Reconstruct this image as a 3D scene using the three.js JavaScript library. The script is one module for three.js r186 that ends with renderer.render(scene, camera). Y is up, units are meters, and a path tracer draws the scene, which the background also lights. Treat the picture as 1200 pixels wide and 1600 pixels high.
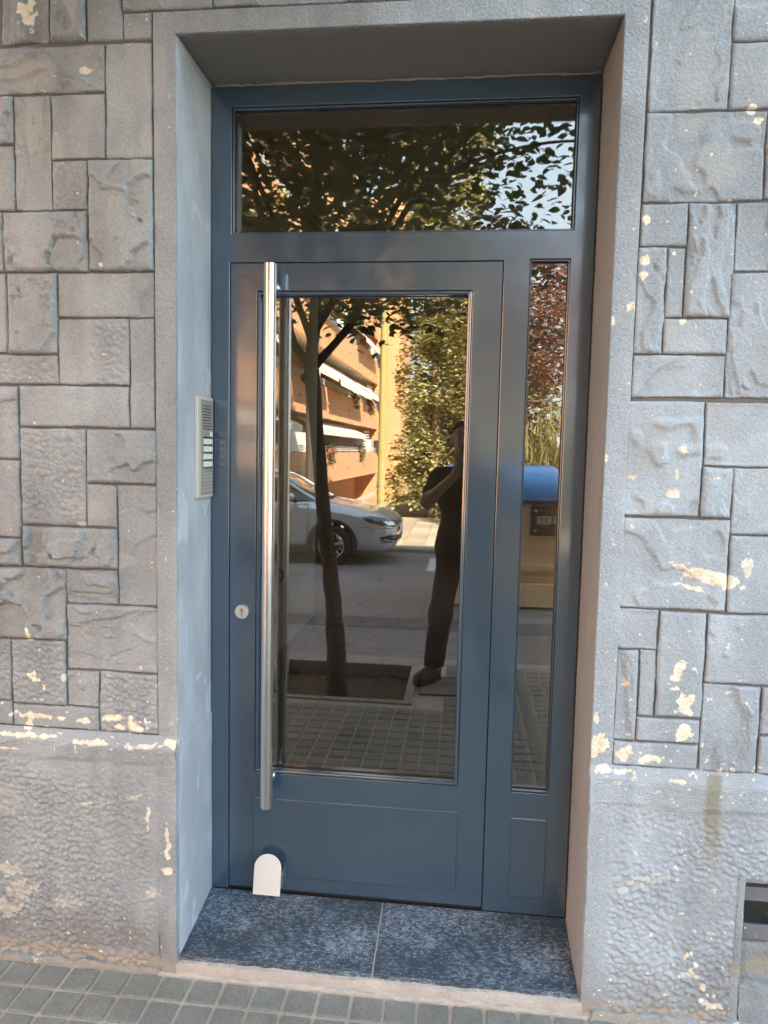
import * as THREE from 'three';
import { RoundedBoxGeometry } from 'three/addons/geometries/RoundedBoxGeometry.js';
import { mergeGeometries } from 'three/addons/utils/BufferGeometryUtils.js';
import { MarchingCubes } from 'three/addons/objects/MarchingCubes.js';
import { Brush, Evaluator, SUBTRACTION } from 'three-bvh-csg';

// ---------------------------------------------------------------- camera, sky, sun, exposure
// Metres. x right along the street front, y up (0 = door sill), z out towards the street (0 = face of the wall).
const scene = new THREE.Scene();
const camera = new THREE.PerspectiveCamera(70.786, 768 / 1024, 0.02, 400);
camera.position.set(0.84956, 1.56052, 2.07662);
camera.rotation.set(-0.085571, 0.10802, 0.020741, 'YXZ');

const renderer = new THREE.WebGLRenderer();
renderer.toneMapping = THREE.LinearToneMapping;
renderer.toneMappingExposure = 9.0;
renderer.shadowMap.enabled = true;

const SUN_DIR = new THREE.Vector3(0.62, 1.0, -0.97).normalize();   // towards the sun: over our own roof
const sun = new THREE.DirectionalLight(new THREE.Color(1.0, 0.92, 0.77), 5);
sun.position.copy(SUN_DIR).multiplyScalar(60);
sun.castShadow = true;
sun.shadow.mapSize.set(4096, 4096);
Object.assign(sun.shadow.camera, { left: -40, right: 40, top: 40, bottom: -40, near: 1, far: 160 });
scene.add(sun, sun.target);

// ---------------------------------------------------------------- noise
function mulberry(a) { return () => { a |= 0; a = a + 0x6D2B79F5 | 0; let t = Math.imul(a ^ a >>> 15, 1 | a); t = t + Math.imul(t ^ t >>> 7, 61 | t) ^ t; return ((t ^ t >>> 14) >>> 0) / 4294967296; }; }
const hash2 = (x, y, s) => { let h = Math.imul(x, 374761393) ^ Math.imul(y, 668265263) ^ Math.imul(s, 974634777); h = Math.imul(h ^ h >>> 13, 1274126177); return ((h ^ h >>> 16) >>> 0) / 4294967296; };
const hash3 = (x, y, z) => hash2(x, y + Math.imul(z, 7919), 77);
function vn(x, y, s = 0) { const xi = Math.floor(x), yi = Math.floor(y); let u = x - xi, v = y - yi; u = u * u * (3 - 2 * u); v = v * v * (3 - 2 * v);
  const a = hash2(xi, yi, s), b = hash2(xi + 1, yi, s), c = hash2(xi, yi + 1, s), d = hash2(xi + 1, yi + 1, s); return a + (b - a) * u + (c - a) * v + (a - b - c + d) * u * v; }
function vnw(x, y, px, py, s = 0) { const m = (a, p) => ((a % p) + p) % p; const xi = Math.floor(x), yi = Math.floor(y); let u = x - xi, v = y - yi; u = u * u * (3 - 2 * u); v = v * v * (3 - 2 * v);
  const x0 = m(xi, px), x1 = m(xi + 1, px), y0 = m(yi, py), y1 = m(yi + 1, py); const a = hash2(x0, y0, s), b = hash2(x1, y0, s), c = hash2(x0, y1, s), d = hash2(x1, y1, s); return a + (b - a) * u + (c - a) * v + (a - b - c + d) * u * v; }
function fbm(x, y, o = 3, s = 0) { let a = 0.5, t = 0, n = 0; for (let i = 0; i < o; i++) { t += a * vn(x, y, s + i); n += a; x *= 2.03; y *= 2.03; a *= 0.5; } return t / n; }
function fbmw(x, y, p, o, s) { let a = 0.5, t = 0, n = 0; for (let i = 0; i < o; i++) { t += a * vnw(x * p, y * p, p, p, s + i); n += a; p *= 2; a *= 0.5; } return t / n; }   // x, y in 0..1, tiles
function worley(x, y, s = 0) { const xi = Math.floor(x), yi = Math.floor(y); let d = 9; for (let j = -1; j < 2; j++) for (let i = -1; i < 2; i++) { const X = xi + i + hash2(xi + i, yi + j, s), Y = yi + j + hash2(xi + i, yi + j, s + 9); const q = (X - x) ** 2 + (Y - y) ** 2; if (q < d) d = q; } return Math.sqrt(d); }
function vn3(x, y, z) { const xi = Math.floor(x), yi = Math.floor(y), zi = Math.floor(z); const f = (t) => t * t * (3 - 2 * t), u = f(x - xi), v = f(y - yi), w = f(z - zi); const L = (a, b, t) => a + (b - a) * t;
  const g = (k) => L(L(hash3(xi, yi, zi + k), hash3(xi + 1, yi, zi + k), u), L(hash3(xi, yi + 1, zi + k), hash3(xi + 1, yi + 1, zi + k), u), v); return L(g(0), g(1), w); }
const sstep = (a, b, x) => { const t = Math.min(1, Math.max(0, (x - a) / (b - a))); return t * t * (3 - 2 * t); };
const mix = (a, b, t) => a + (b - a) * t;
const mix3 = (a, b, t) => [mix(a[0], b[0], t), mix(a[1], b[1], t), mix(a[2], b[2], t)];

// ---------------------------------------------------------------- textures
function tex(w, h, fn, { srgb = false, repeat = true } = {}) {
  const d = new Uint8Array(w * h * 4);
  for (let j = 0, k = 0; j < h; j++) for (let i = 0; i < w; i++, k += 4) { const c = fn((i + 0.5) / w, (j + 0.5) / h, i, j); if (typeof c === 'number') { d[k] = d[k + 1] = d[k + 2] = c * 255; } else { d[k] = c[0]; d[k + 1] = c[1]; d[k + 2] = c[2]; } d[k + 3] = 255; }
  const t = new THREE.DataTexture(d, w, h); t.magFilter = THREE.LinearFilter; t.minFilter = THREE.LinearMipmapLinearFilter; t.generateMipmaps = true;
  if (repeat) t.wrapS = t.wrapT = THREE.RepeatWrapping; if (srgb) t.colorSpace = THREE.SRGBColorSpace; t.needsUpdate = true; return t;
}
const rep = (t, sx, sy = sx, ox = 0, oy = 0) => { const c = t.clone(); c.repeat.set(1 / sx, 1 / sy); c.offset.set(ox / sx, oy / sy); c.needsUpdate = true; return c; };

// sky: pale blue, whiter towards the horizon, thin high cloud all round
{
  const W = 512, H = 256, d = new Float32Array(W * H * 4), k = 0.42;
  for (let j = 0; j < H; j++) for (let i = 0; i < W; i++) {
    const el = (j + 0.5) / H * Math.PI - Math.PI / 2, y = Math.sin(el), o = (j * W + i) * 4, up = Math.max(0, y);
    const a = i / W;
    const cl = sstep(0.45, 0.75, fbmw(a, 0.5 + el / Math.PI, 8, 4, 5)) * sstep(0.02, 0.2, up) * 0.55;
    const t = Math.pow(up, 0.45); let c = mix3([1.0, 1.08, 1.08], [0.58, 0.82, 1.11], t); c = mix3(c, [1.15, 1.15, 1.15], cl);
    if (y < 0) c = [0.35, 0.34, 0.33];
    d[o] = c[0] * k; d[o + 1] = c[1] * k; d[o + 2] = c[2] * k; d[o + 3] = 1;
  }
  const t = new THREE.DataTexture(d, W, H, THREE.RGBAFormat, THREE.FloatType); t.mapping = THREE.EquirectangularReflectionMapping; t.magFilter = THREE.LinearFilter; t.needsUpdate = true;
  scene.background = t; scene.environment = t;
}

// ---------------------------------------------------------------- names, groups
const used = new Map();
function numbered(n) { const k = used.get(n) ?? 0; used.set(n, k + 1); return k ? n + '_' + String(k).padStart(3, '0') : n; }
const shade = (m) => { m.castShadow = m.receiveShadow = true; return m; };
function thing(name, label, category, pos = [0, 0, 0], turn = 0, group) { const o = new THREE.Group(); o.name = numbered(name); o.position.set(...pos); o.rotation.y = turn; o.userData = { label, category }; if (group) o.userData.group = group; scene.add(o); return o; }
function structure(name, pos = [0, 0, 0]) { const o = new THREE.Group(); o.name = numbered(name); o.position.set(...pos); o.userData = { kind: 'structure' }; scene.add(o); return o; }
function part(name, geo, mat, parent, pos, label) { const m = shade(new THREE.Mesh(geo, mat)); m.name = name; if (pos) m.position.set(...pos); if (label) m.userData.label = label; parent.add(m); return m; }
const instanced = (name, geo, mat, mats, parent, cols, stuff = true) => { const m = shade(new THREE.InstancedMesh(geo, mat, mats.length)); mats.forEach((a, i) => { m.setMatrixAt(i, a); if (cols) m.setColorAt(i, cols[i]); }); m.name = name; if (stuff) m.userData.kind = 'stuff'; parent.add(m); return m; };

// ---------------------------------------------------------------- geometry helpers
const B = (w, h, d, r = 0.002, x = 0, y = 0, z = 0) => { const g = new RoundedBoxGeometry(w, h, d, 1, Math.min(r, w / 2.01, h / 2.01, d / 2.01)); g.translate(x, y, z); return g; };
const box = (x0, y0, z0, x1, y1, z1, r = 0.002) => B(x1 - x0, y1 - y0, z1 - z0, r, (x0 + x1) / 2, (y0 + y1) / 2, (z0 + z1) / 2);
function planarUV(g) { const p = g.attributes.position, n = g.attributes.normal, uv = new Float32Array(p.count * 2); for (let i = 0; i < p.count; i++) { const ax = Math.abs(n.getX(i)), ay = Math.abs(n.getY(i)), az = Math.abs(n.getZ(i)); const x = p.getX(i), y = p.getY(i), z = p.getZ(i); if (az >= ax && az >= ay) { uv[2 * i] = x; uv[2 * i + 1] = y; } else if (ax >= ay) { uv[2 * i] = z; uv[2 * i + 1] = y; } else { uv[2 * i] = x; uv[2 * i + 1] = z; } } g.setAttribute('uv', new THREE.BufferAttribute(uv, 2)); return g; }
const pbox = (...a) => planarUV(box(...a));
const merged = (list) => { const l = list.map((g) => { let q = g.index ? g.toNonIndexed() : g; q = q.clone(); for (const k of Object.keys(q.attributes)) if (!['position', 'normal', 'uv'].includes(k)) q.deleteAttribute(k); if (!q.attributes.uv) q.setAttribute('uv', new THREE.BufferAttribute(new Float32Array(q.attributes.position.count * 2), 2)); return q; }); return mergeGeometries(l); };
function cyl(a, b, ra, rb = ra, seg = 16, capped = true) { const A = new THREE.Vector3(...a), Bv = new THREE.Vector3(...b), d = Bv.clone().sub(A), g = new THREE.CylinderGeometry(rb, ra, d.length(), seg, 1, !capped); g.applyQuaternion(new THREE.Quaternion().setFromUnitVectors(new THREE.Vector3(0, 1, 0), d.clone().normalize())); g.translate((a[0] + b[0]) / 2, (a[1] + b[1]) / 2, (a[2] + b[2]) / 2); return g; }
// a box cut into a fine grid whose corners and edges are worn by noise that depends on place only
function wornBox(x0, y0, z0, x1, y1, z1, seg, amp, freq = 30) {
  const w = x1 - x0, h = y1 - y0, d = z1 - z0; const g = new THREE.BoxGeometry(w, h, d, Math.max(1, Math.round(w / seg)), Math.max(1, Math.round(h / seg)), Math.max(1, Math.round(d / seg))); g.translate((x0 + x1) / 2, (y0 + y1) / 2, (z0 + z1) / 2); planarUV(g);
  const p = g.attributes.position; for (let i = 0; i < p.count; i++) { const x = p.getX(i), y = p.getY(i), z = p.getZ(i); const n = (k) => (vn3(x * freq + k, y * freq, z * freq) - 0.5) * 2 * amp + (vn3(x * freq * 3 + k, y * freq * 3, z * freq * 3) - 0.5) * amp;
    const near = (a, lo, hi) => Math.min(a - lo, hi - a); const e = (near(x, x0, x1) < 1e-4) + (near(y, y0, y1) < 1e-4) + (near(z, z0, z1) < 1e-4);
    const k = e > 1 ? 1.6 : 1, pull = e > 1 ? 0.0025 : 0; const sx = x - x0 < 1e-4 ? 1 : x1 - x < 1e-4 ? -1 : 0, sy = y - y0 < 1e-4 ? 1 : y1 - y < 1e-4 ? -1 : 0, sz = z - z0 < 1e-4 ? 1 : z1 - z < 1e-4 ? -1 : 0;
    p.setXYZ(i, x + n(0) * k + sx * pull, y + n(40) * k + sy * pull, z + n(80) * k + sz * pull); }
  g.computeVertexNormals(); return g;
}
// a tapering tube through points with a radius at each
function taper(pts, radii, seg = 10, bump = 0) {
  const c = new THREE.CatmullRomCurve3(pts.map((p) => new THREE.Vector3(...p))), n = Math.max(6, pts.length * 6), f = c.computeFrenetFrames(n), pos = [], uv = [], idx = []; let len = 0, prev = null;
  for (let i = 0; i <= n; i++) { const t = i / n, P = c.getPoint(t), k = t * (radii.length - 1), a = Math.min(radii.length - 2, Math.floor(k)), r0 = mix(radii[a], radii[a + 1], k - a); if (prev) len += P.distanceTo(prev); prev = P;
    for (let j = 0; j <= seg; j++) { const th = j / seg * Math.PI * 2, q = th % (Math.PI * 2), r = r0 * (1 + bump * (vn3(Math.cos(q) * 2 + 7, Math.sin(q) * 2 + 3, len * 9) - 0.5)); const v = f.normals[i].clone().multiplyScalar(Math.cos(th) * r).addScaledVector(f.binormals[i], Math.sin(th) * r).add(P); pos.push(v.x, v.y, v.z); uv.push(j / seg * 6.28 * r0, len); } }
  for (let i = 0; i < n; i++) for (let j = 0; j < seg; j++) { const a = i * (seg + 1) + j, b = a + seg + 1; idx.push(a, a + 1, b, a + 1, b + 1, b); }
  const g = new THREE.BufferGeometry(); g.setAttribute('position', new THREE.Float32BufferAttribute(pos, 3)); g.setAttribute('uv', new THREE.Float32BufferAttribute(uv, 2)); g.setIndex(idx); g.computeVertexNormals(); return g;
}
function shapeOf(pts) { const s = new THREE.Shape(); pts.forEach((p, i) => i ? s.lineTo(p[0], p[1]) : s.moveTo(p[0], p[1])); s.closePath(); return s; }
const rectPath = (x0, y0, x1, y1) => { const p = new THREE.Path(); p.moveTo(x0, y0); p.lineTo(x1, y0); p.lineTo(x1, y1); p.lineTo(x0, y1); p.closePath(); return p; };
function plate(shape, z0, z1, bevel = 0.0015) { const g = new THREE.ExtrudeGeometry(shape, { depth: z1 - z0 - 2 * bevel, bevelEnabled: bevel > 0, bevelThickness: bevel, bevelSize: bevel, bevelOffset: -bevel, bevelSegments: 2, curveSegments: 24 }); g.translate(0, 0, z0 + bevel); return g; }
const ring = (x0, y0, x1, y1, w, z0, z1, bevel = 0.002) => { const s = shapeOf([[x0, y0], [x1, y0], [x1, y1], [x0, y1]]); s.holes.push(rectPath(x0 + w, y0 + w, x1 - w, y1 - w)); return plate(s, z0, z1, bevel); };
const std = (o) => new THREE.MeshStandardMaterial(o), phys = (o) => new THREE.MeshPhysicalMaterial(o);
const lin = (r, g, b) => new THREE.Color().setRGB(r, g, b);

// ================================================================ our own street front
const D = 0.286, W = 1.24, H = 2.7255, PAVE = -0.1, ROAD = -0.22;
// one sheet of paint, painted side light, dirt and flaked patches over the whole front, in metres: x -0.7 .. 1.9, y -0.1 .. 3.1
const chips = [[1.535, 1.228, 0.082, 0.021, -0.30, 1], [1.505, 1.236, 0.045, 0.02, -0.1, 1], [1.495, 1.195, 0.032, 0.007, -0.2, 1], [-0.442, 2.80, 0.022, 0.04, 0, 1], [1.476, 0.945, 0.014, 0.035, -0.3, 1], [1.50, 0.862, 0.022, 0.03, -0.4, 1], [1.335, 0.702, 0.028, 0.018, 0, 1], [1.41, 0.69, 0.035, 0.01, 0.1, 1],
  [1.50, 0.775, 0.022, 0.018, 0, 1], [1.333, 0.915, 0.011, 0.016, 0, 1], [1.262, 0.735, 0.02, 0.03, 0.3, 1], [1.255, 0.80, 0.008, 0.02, 0, 1], [1.247, 0.70, 0.018, 0.01, 0, 1], [-0.46, 0.705, 0.07, 0.011, 0, 1], [-0.49, 0.68, 0.012, 0.015, 0, 1], [-0.31, 0.70, 0.03, 0.007, 0, 1],
  [-0.2, 0.715, 0.05, 0.009, 0.05, 1], [-0.14, 0.69, 0.03, 0.02, 0.3, 1], [-0.18, 0.685, 0.02, 0.008, 0, 1], [-0.47, 0.83, 0.018, 0.012, 0, 1], [-0.44, 0.80, 0.012, 0.009, 0.6, 1], [-0.37, 0.83, 0.006, 0.01, 0, 1], [-0.48, 0.96, 0.012, 0.02, 0.5, 1], [1.64, 1.25, 0.012, 0.03, 0, 0.8], [1.60, 1.21, 0.02, 0.012, 0, 1],
  [-0.5, 0.645, 0.11, 0.006, 0, 1], [-0.27, 0.636, 0.055, 0.008, 0, 0.9], [-0.1, 0.634, 0.045, 0.007, 0.1, 0.9], [-0.02, 0.645, 0.02, 0.014, 0, 1], [-0.56, 0.60, 0.03, 0.004, 0, 1], [-0.13, 0.47, 0.03, 0.006, 0.3, 0.5], [-0.27, 0.44, 0.03, 0.004, 0.1, 0.5], [-0.095, 0.41, 0.006, 0.05, 0, 0.9], [-0.03, 0.35, 0.008, 0.05, 0, 0.9], [-0.04, 0.24, 0.018, 0.012, 0, 0.9], [-0.07, 0.16, 0.025, 0.012, 0.2, 0.4],
  [-0.56, 0.20, 0.05, 0.02, -0.2, 0.4], [-0.52, 0.13, 0.06, 0.03, 0.2, 0.35], [-0.57, 0.07, 0.05, 0.03, 0, 0.4], [-0.36, 0.10, 0.06, 0.02, 0.1, 0.25], [1.30, 1.97, 0.012, 0.018, 0, 1], [1.236, 1.55, 0.01, 0.01, 0, 1], [1.238, 1.93, 0.01, 0.014, 0, 1], [1.323, 2.20, 0.008, 0.013, 0, 1], [1.322, 2.09, 0.012, 0.014, 0, 1], [1.32, 2.05, 0.008, 0.01, 0, 1], [1.40, 2.11, 0.005, 0.006, 0, 1], [1.43, 1.925, 0.009, 0.008, 0, 1], [1.44, 1.51, 0.006, 0.02, 0.2, 0.9], [1.43, 1.46, 0.014, 0.012, 0, 0.9], [1.45, 1.58, 0.01, 0.008, 0, 0.9],
  [1.58, 2.48, 0.012, 0.012, 0, 1], [1.60, 2.45, 0.01, 0.01, 0, 1], [1.27, 0.655, 0.03, 0.008, 0.3, 1], [1.34, 0.655, 0.02, 0.006, 0.2, 1], [1.40, 0.33, 0.06, 0.012, 0.3, 0.3], [1.35, 0.30, 0.012, 0.02, 0, 0.3], [1.55, 0.06, 0.03, 0.01, 0, 0.6], [1.60, 0.19, 0.02, 0.006, 0, 0.6], [1.61, -0.03, 0.03, 0.012, 0, 0.8], [1.69, -0.005, 0.03, 0.015, 0, 0.8], [-0.3, 2.15, 0.01, 0.008, 0, 0.8], [-0.23, 2.09, 0.009, 0.007, 0, 1], [-0.28, 2.64, 0.018, 0.008, 0, 0.8], [-0.30, 1.315, 0.012, 0.009, 0, 0.4]];
const pale = [[-0.115, 2.63, 0.035, 0.10], [-0.08, 2.44, 0.03, 0.05], [-0.36, 2.42, 0.02, 0.05], [-0.43, 2.47, 0.03, 0.10], [-0.45, 2.63, 0.06, 0.04], [-0.05, 2.62, 0.02, 0.07], [-0.46, 2.12, 0.05, 0.03], [-0.48, 2.2, 0.03, 0.03], [1.37, 1.62, 0.04, 0.05], [1.36, 1.53, 0.03, 0.03], [1.42, 2.46, 0.03, 0.05], [1.43, 2.58, 0.05, 0.12], [-0.31, 2.85, 0.02, 0.1], [-0.3, 1.37, 0.08, 0.04], [-0.56, 0.44, 0.04, 0.05], [1.70, 1.5, 0.04, 0.1], [1.48, 2.33, 0.08, 0.05], [-0.18, 1.21, 0.04, 0.02]];
const FX0 = -0.7, FY0 = -0.1, FW = 2.6, FH = 3.2;
const facadeMap = tex(1664, 2048, (u, v) => {
  const x = FX0 + u * FW, y = FY0 + v * FH, right = sstep(0.3, 0.9, x);
  const big = fbm(x * 2.1, y * 1.7, 4, 11), mid = fbm(x * 9, y * 7, 3, 21), fine = vn(x * 260, y * 260, 31), str = vn(x * 26, y * 1.6, 41);
  let c = mix3([145, 149, 149], [159, 166, 171], right * 0.8 + (big - 0.5) * 0.5);  // cooler and paler to the right: light across the front put into the colour
  const k = 1 + (big - 0.5) * 0.22 + (mid - 0.5) * 0.17 + (fine - 0.5) * 0.12 + (str - 0.5) * 0.09; c = [c[0] * k, c[1] * k, c[2] * k];
  let pl = sstep(0.62, 0.75, fbm(x * 7 + 3, y * 3.2, 3, 51)) * 0.4;
  for (const q of pale) { const dx = (x - q[0]) / q[2], dy = (y - q[1]) / q[3]; if (dx * dx + dy * dy < 3) pl = Math.max(pl, sstep(1.25, 0.75, Math.sqrt(dx * dx + dy * dy) + (mid - 0.5) * 1.3) * 0.8); }
  c = mix3(c, [174, 172, 167], pl * 0.6);
  // weathered top of the plinth is paler
  if (y > 0.625 && y < 0.672) c = mix3(c, [165, 170, 174], 0.55 * sstep(0.672, 0.66, y));
  // rain stains under the ledge, damp and dirt at the foot of the wall
  if (x > 1.5 && y < 0.66) c = mix3(c, [128, 118, 88], 0.55 * sstep(0.03, 0.012, Math.abs(x - 1.585 + (mid - 0.5) * 0.03)) * sstep(0.3, 0.6, y));
  const foot = sstep(0.16, -0.05, y + (mid - 0.5) * 0.18); c = mix3(c, [116, 108, 100], foot * 0.35);
  if (y < -0.02) c = mix3(c, [160, 148, 132], sstep(-0.03, -0.07, y + (mid - 0.5) * 0.05) * 0.8);
  // flakes: where the paint is gone the old cream coat shows
  let ch = 0; const e1 = fbm(x * 60, y * 60, 3, 61);
  for (const q of chips) { let dx = x - q[0], dy = y - q[1]; if (Math.abs(dx) > 0.2 || Math.abs(dy) > 0.12) continue; const ca = Math.cos(q[4]), sa = Math.sin(q[4]), X = (dx * ca + dy * sa) / q[2], Y = (-dx * sa + dy * ca) / q[3]; const r = Math.sqrt(X * X + Y * Y) + (e1 - 0.5) * (q[2] * q[3] > 0.0011 ? 1.5 : 2.4); if (r < 1.1) ch = Math.max(ch, sstep(1.1, 0.85, r) * Math.min(1, q[5])); }
  const dens = 0.0 + 0.085 * sstep(1.3, 0.7, y) * (x > 0.6 ? 1 : 0.5) + 0.05 * sstep(0.1, 0.02, Math.abs(y - 0.66)) + 0.05 * sstep(0.25, 0.0, y) + (x > 0.6 ? 0.02 : 0) - (y < 0.6 ? 0.05 : 0);
  const sp = fbm(x * 58 + 9, y * 58, 3, 71); ch = Math.max(ch, sstep(0.845 - dens * 0.85, 0.865 - dens * 0.85, sp) * 0.85);
  if (ch > 0) { const cc = [232 + (fine - 0.5) * 22, 217 + (fine - 0.5) * 22 - (e1 - 0.5) * 44, 190 + (fine - 0.5) * 24 - (e1 - 0.5) * 70]; c = mix3(c, cc, ch); }
  return [Math.min(255, c[0]), Math.min(255, c[1]), Math.min(255, c[2])];
}, { srgb: true });
facadeMap.repeat.set(1 / FW, 1 / FH); facadeMap.offset.set(-FX0 / FW, -FY0 / FH);
const stucco = tex(512, 512, (u, v) => 0.5 * fbmw(u, v, 64, 3, 3) + 0.3 * fbmw(u, v, 24, 2, 8) + 0.2 * fbmw(u, v, 150, 2, 12));
const mStone = std({ map: facadeMap, roughness: 0.92, bumpMap: rep(stucco, 0.35), bumpScale: 0.004 });
const mTrim = std({ map: facadeMap, roughness: 0.93, bumpMap: rep(stucco, 0.28), bumpScale: 0.0055 });
const mPlinth = std({ map: facadeMap, roughness: 0.85, bumpMap: rep(stucco, 0.35), bumpScale: 0.0022 });
// reveals: smoother patched coat; sky light painted into the left one as bluish grey
const revealTex = tex(384, 1536, (u, v) => { const x = u * 0.6, y = v * 2.9; const m = fbm(x * 12, y * 5, 4, 81), n = fbm(x * 5, y * 3, 3, 85), f = vn(x * 400, y * 400, 88); let c = mix3([162, 168, 173], [180, 186, 191], sstep(0.35, 0.7, m * 0.6 + n * 0.4)); c = mix3(c, [196, 202, 205], sstep(0.70, 0.74, fbm(x * 9 + 4, y * 6, 3, 91)) * 0.6); const k = 1 + (f - 0.5) * 0.08; return [c[0] * k, c[1] * k, c[2] * k]; }, { srgb: true });
const mReveal = std({ map: rep(revealTex, 0.6, 2.9, 0.6, 0.2), roughness: 0.88, bumpMap: rep(stucco, 0.4), bumpScale: 0.0014 });
const mReveal2 = std({ map: rep(tex(384, 1024, (u, v) => { const x = u * 0.6, y = v * 2.9, n = fbm(x * 40, y * 2.5, 3, 181), m = fbm(x * 6, y * 4, 3, 185), f = vn(x * 400, y * 400, 88); const c = mix3([140, 130, 120], [164, 154, 144], n * 0.5 + m * 0.5), k = 1 + (f - 0.5) * 0.08; return [c[0] * k, c[1] * k, c[2] * k]; }, { srgb: true }), 0.6, 2.9, 0.6, 0.2), roughness: 0.9, bumpMap: rep(stucco, 0.4), bumpScale: 0.0016 });  // right reveal: brushed brown mortar, with shade and warm bounce put into its colour
const mMortar = std({ map: rep(tex(256, 256, (u, v) => { const n = fbmw(u, v, 6, 4, 5), f = fbmw(u, v, 60, 2, 9); return mix3([158, 148, 138], [196, 186, 175], n * 0.7 + f * 0.4); }, { srgb: true }), 0.4), roughness: 0.95, bumpMap: rep(stucco, 0.3), bumpScale: 0.004 });
const mJoint = std({ color: lin(0.17, 0.15, 0.135), roughness: 0.95, bumpMap: rep(stucco, 0.3), bumpScale: 0.003 });

const front = thing('stone_fronted_building', 'grey painted house front of uneven stone blocks with worn plinth around the blue door', 'building');

// relief of a dressed stone: h(x, y) in metres for each way of working it
const terrace = (v, n) => { const a = v * n, b = Math.floor(a); return (b + sstep(0.84, 1.0, a - b)) / n; };
const relief = {
  smooth: (x, y, s) => (fbm(x * 7, y * 7, 3, s) - 0.5) * 0.004 + (fbm(x * 45, y * 45, 2, s + 3) - 0.5) * 0.0016,
  wavy: (x, y, s) => { const w = fbm(x * 6, y * 8, 2, s) * 0.9; const v = fbm(x * 5 + w, y * 17 + w * 2.2, 3, s + 2); return (terrace(v, 7) - 0.5) * 0.052 + (fbm(x * 60, y * 60, 2, s) - 0.5) * 0.0016; },
  upright: (x, y, s) => { const w = fbm(x * 8, y * 5, 2, s) * 0.9; const v = fbm(x * 17 + w * 2 + y * 1.2, y * 4.5 + w, 3, s + 2); return (terrace(v, 7) - 0.5) * 0.046 + (fbm(x * 60, y * 60, 2, s) - 0.5) * 0.0016; },
  slanted: (x, y, s) => { const p = x * 0.75 + y * 0.66, q = -x * 0.66 + y * 0.75; const v = fbm(p * 4, q * 12 + fbm(x * 8, y * 8, 2, s), 3, s + 5); return (terrace(v, 5) - 0.5) * 0.034 + (fbm(x * 50, y * 50, 2, s) - 0.5) * 0.0014; },
  pitted: (x, y, s) => { const j = fbm(x * 14, y * 14, 2, s) * 0.6; return Math.min(1, worley(x * 54 + j, y * 72 + j, s)) * -0.012 + fbm(x * 9, y * 9, 2, s + 1) * 0.009 + 0.002; },
  knobs: (x, y, s) => { const v = fbm(x * 11, y * 11, 3, s); return sstep(0.545, 0.572, v) * 0.011 * (0.5 + fbm(x * 20, y * 20, 2, s + 4)) + sstep(0.58, 0.60, fbm(x * 9 + 5, y * 13, 3, s + 7)) * 0.009 + (fbm(x * 40, y * 40, 2, s + 3) - 0.5) * 0.0024; },
  soft: (x, y, s) => { const v = fbm(x * 7, y * 6, 3, s); return (terrace(v, 4) - 0.5) * 0.034 + (fbm(x * 45, y * 45, 2, s + 3) - 0.5) * 0.0016; },
  half: (x, y, s) => { const edge = fbm(x * 9, y * 7, 3, s) * 0.16; return sstep(0, 0.012, x + 0.34 - edge + 0.0) * (0.006 - Math.min(1, worley(x * 56, y * 74, s)) * 0.012) + (fbm(x * 40, y * 40, 2, s) - 0.5) * 0.0018; },
};
function stoneGeo(x0, y0, x1, y1, kind, seed, step = 0.0042) {
  const gap = 0.0018; x0 += gap; y0 += gap; x1 -= gap; y1 -= gap; const nx = Math.max(4, Math.round((x1 - x0) / step)), ny = Math.max(4, Math.round((y1 - y0) / step)); const pos = [], uv = [], idx = []; const f = relief[kind];
  const wob = (t, s) => (vn(t * 16, s, seed + 60) - 0.5) * 0.004 + (vn(t * 60, s, seed + 61) - 0.5) * 0.0018;
  for (let j = -1; j <= ny + 1; j++) for (let i = -1; i <= nx + 1; i++) { const ci = Math.min(nx, Math.max(0, i)), cj = Math.min(ny, Math.max(0, j)); let x = mix(x0, x1, ci / nx), y = mix(y0, y1, cj / ny); const rim = i < 0 || j < 0 || i > nx || j > ny; const e = Math.min(ci, nx - ci, cj, ny - cj) * step;
    let z = f(x, y, seed) * sstep(-0.006, 0.012, e) - 0.004 * Math.pow(1 - Math.min(1, e / 0.006), 2) + (vn(x * 8, y * 8, seed) - 0.5) * 0.002;
    z = Math.max(z, -0.0075); if (rim) z = -0.016;
    if (ci === 0) x += wob(y, 1); if (ci === nx) x += wob(y, 2); if (cj === 0) y += wob(x, 3); if (cj === ny) y += wob(x, 4);
    pos.push(x, y, z); uv.push(x, y); }
  const w = nx + 3; for (let j = 0; j < ny + 2; j++) for (let i = 0; i < nx + 2; i++) { const a = j * w + i; idx.push(a, a + 1, a + w, a + 1, a + w + 1, a + w); }
  const g = new THREE.BufferGeometry(); g.setAttribute('position', new THREE.Float32BufferAttribute(pos, 3)); g.setAttribute('uv', new THREE.Float32BufferAttribute(uv, 2)); g.setIndex(idx); g.computeVertexNormals(); return g;
}
let stoneSeed = 100;
const stone = (x0, y0, x1, y1, kind, step) => part('stone', stoneGeo(x0, y0, x1, y1, kind, stoneSeed += 17, step), mStone, front);
stone(-0.530, 2.718, -0.380, 2.950, 'upright'); stone(-0.380, 2.718, -0.268, 2.950, 'knobs'); stone(-0.268, 2.718, -0.158, 2.950, 'smooth'); stone(-0.158, 2.718, -0.070, 2.793, 'smooth'); stone(-0.158, 2.793, 0.108, 2.950, 'knobs'); stone(0.108, 2.793, 0.60, 2.950, 'soft');
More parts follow.
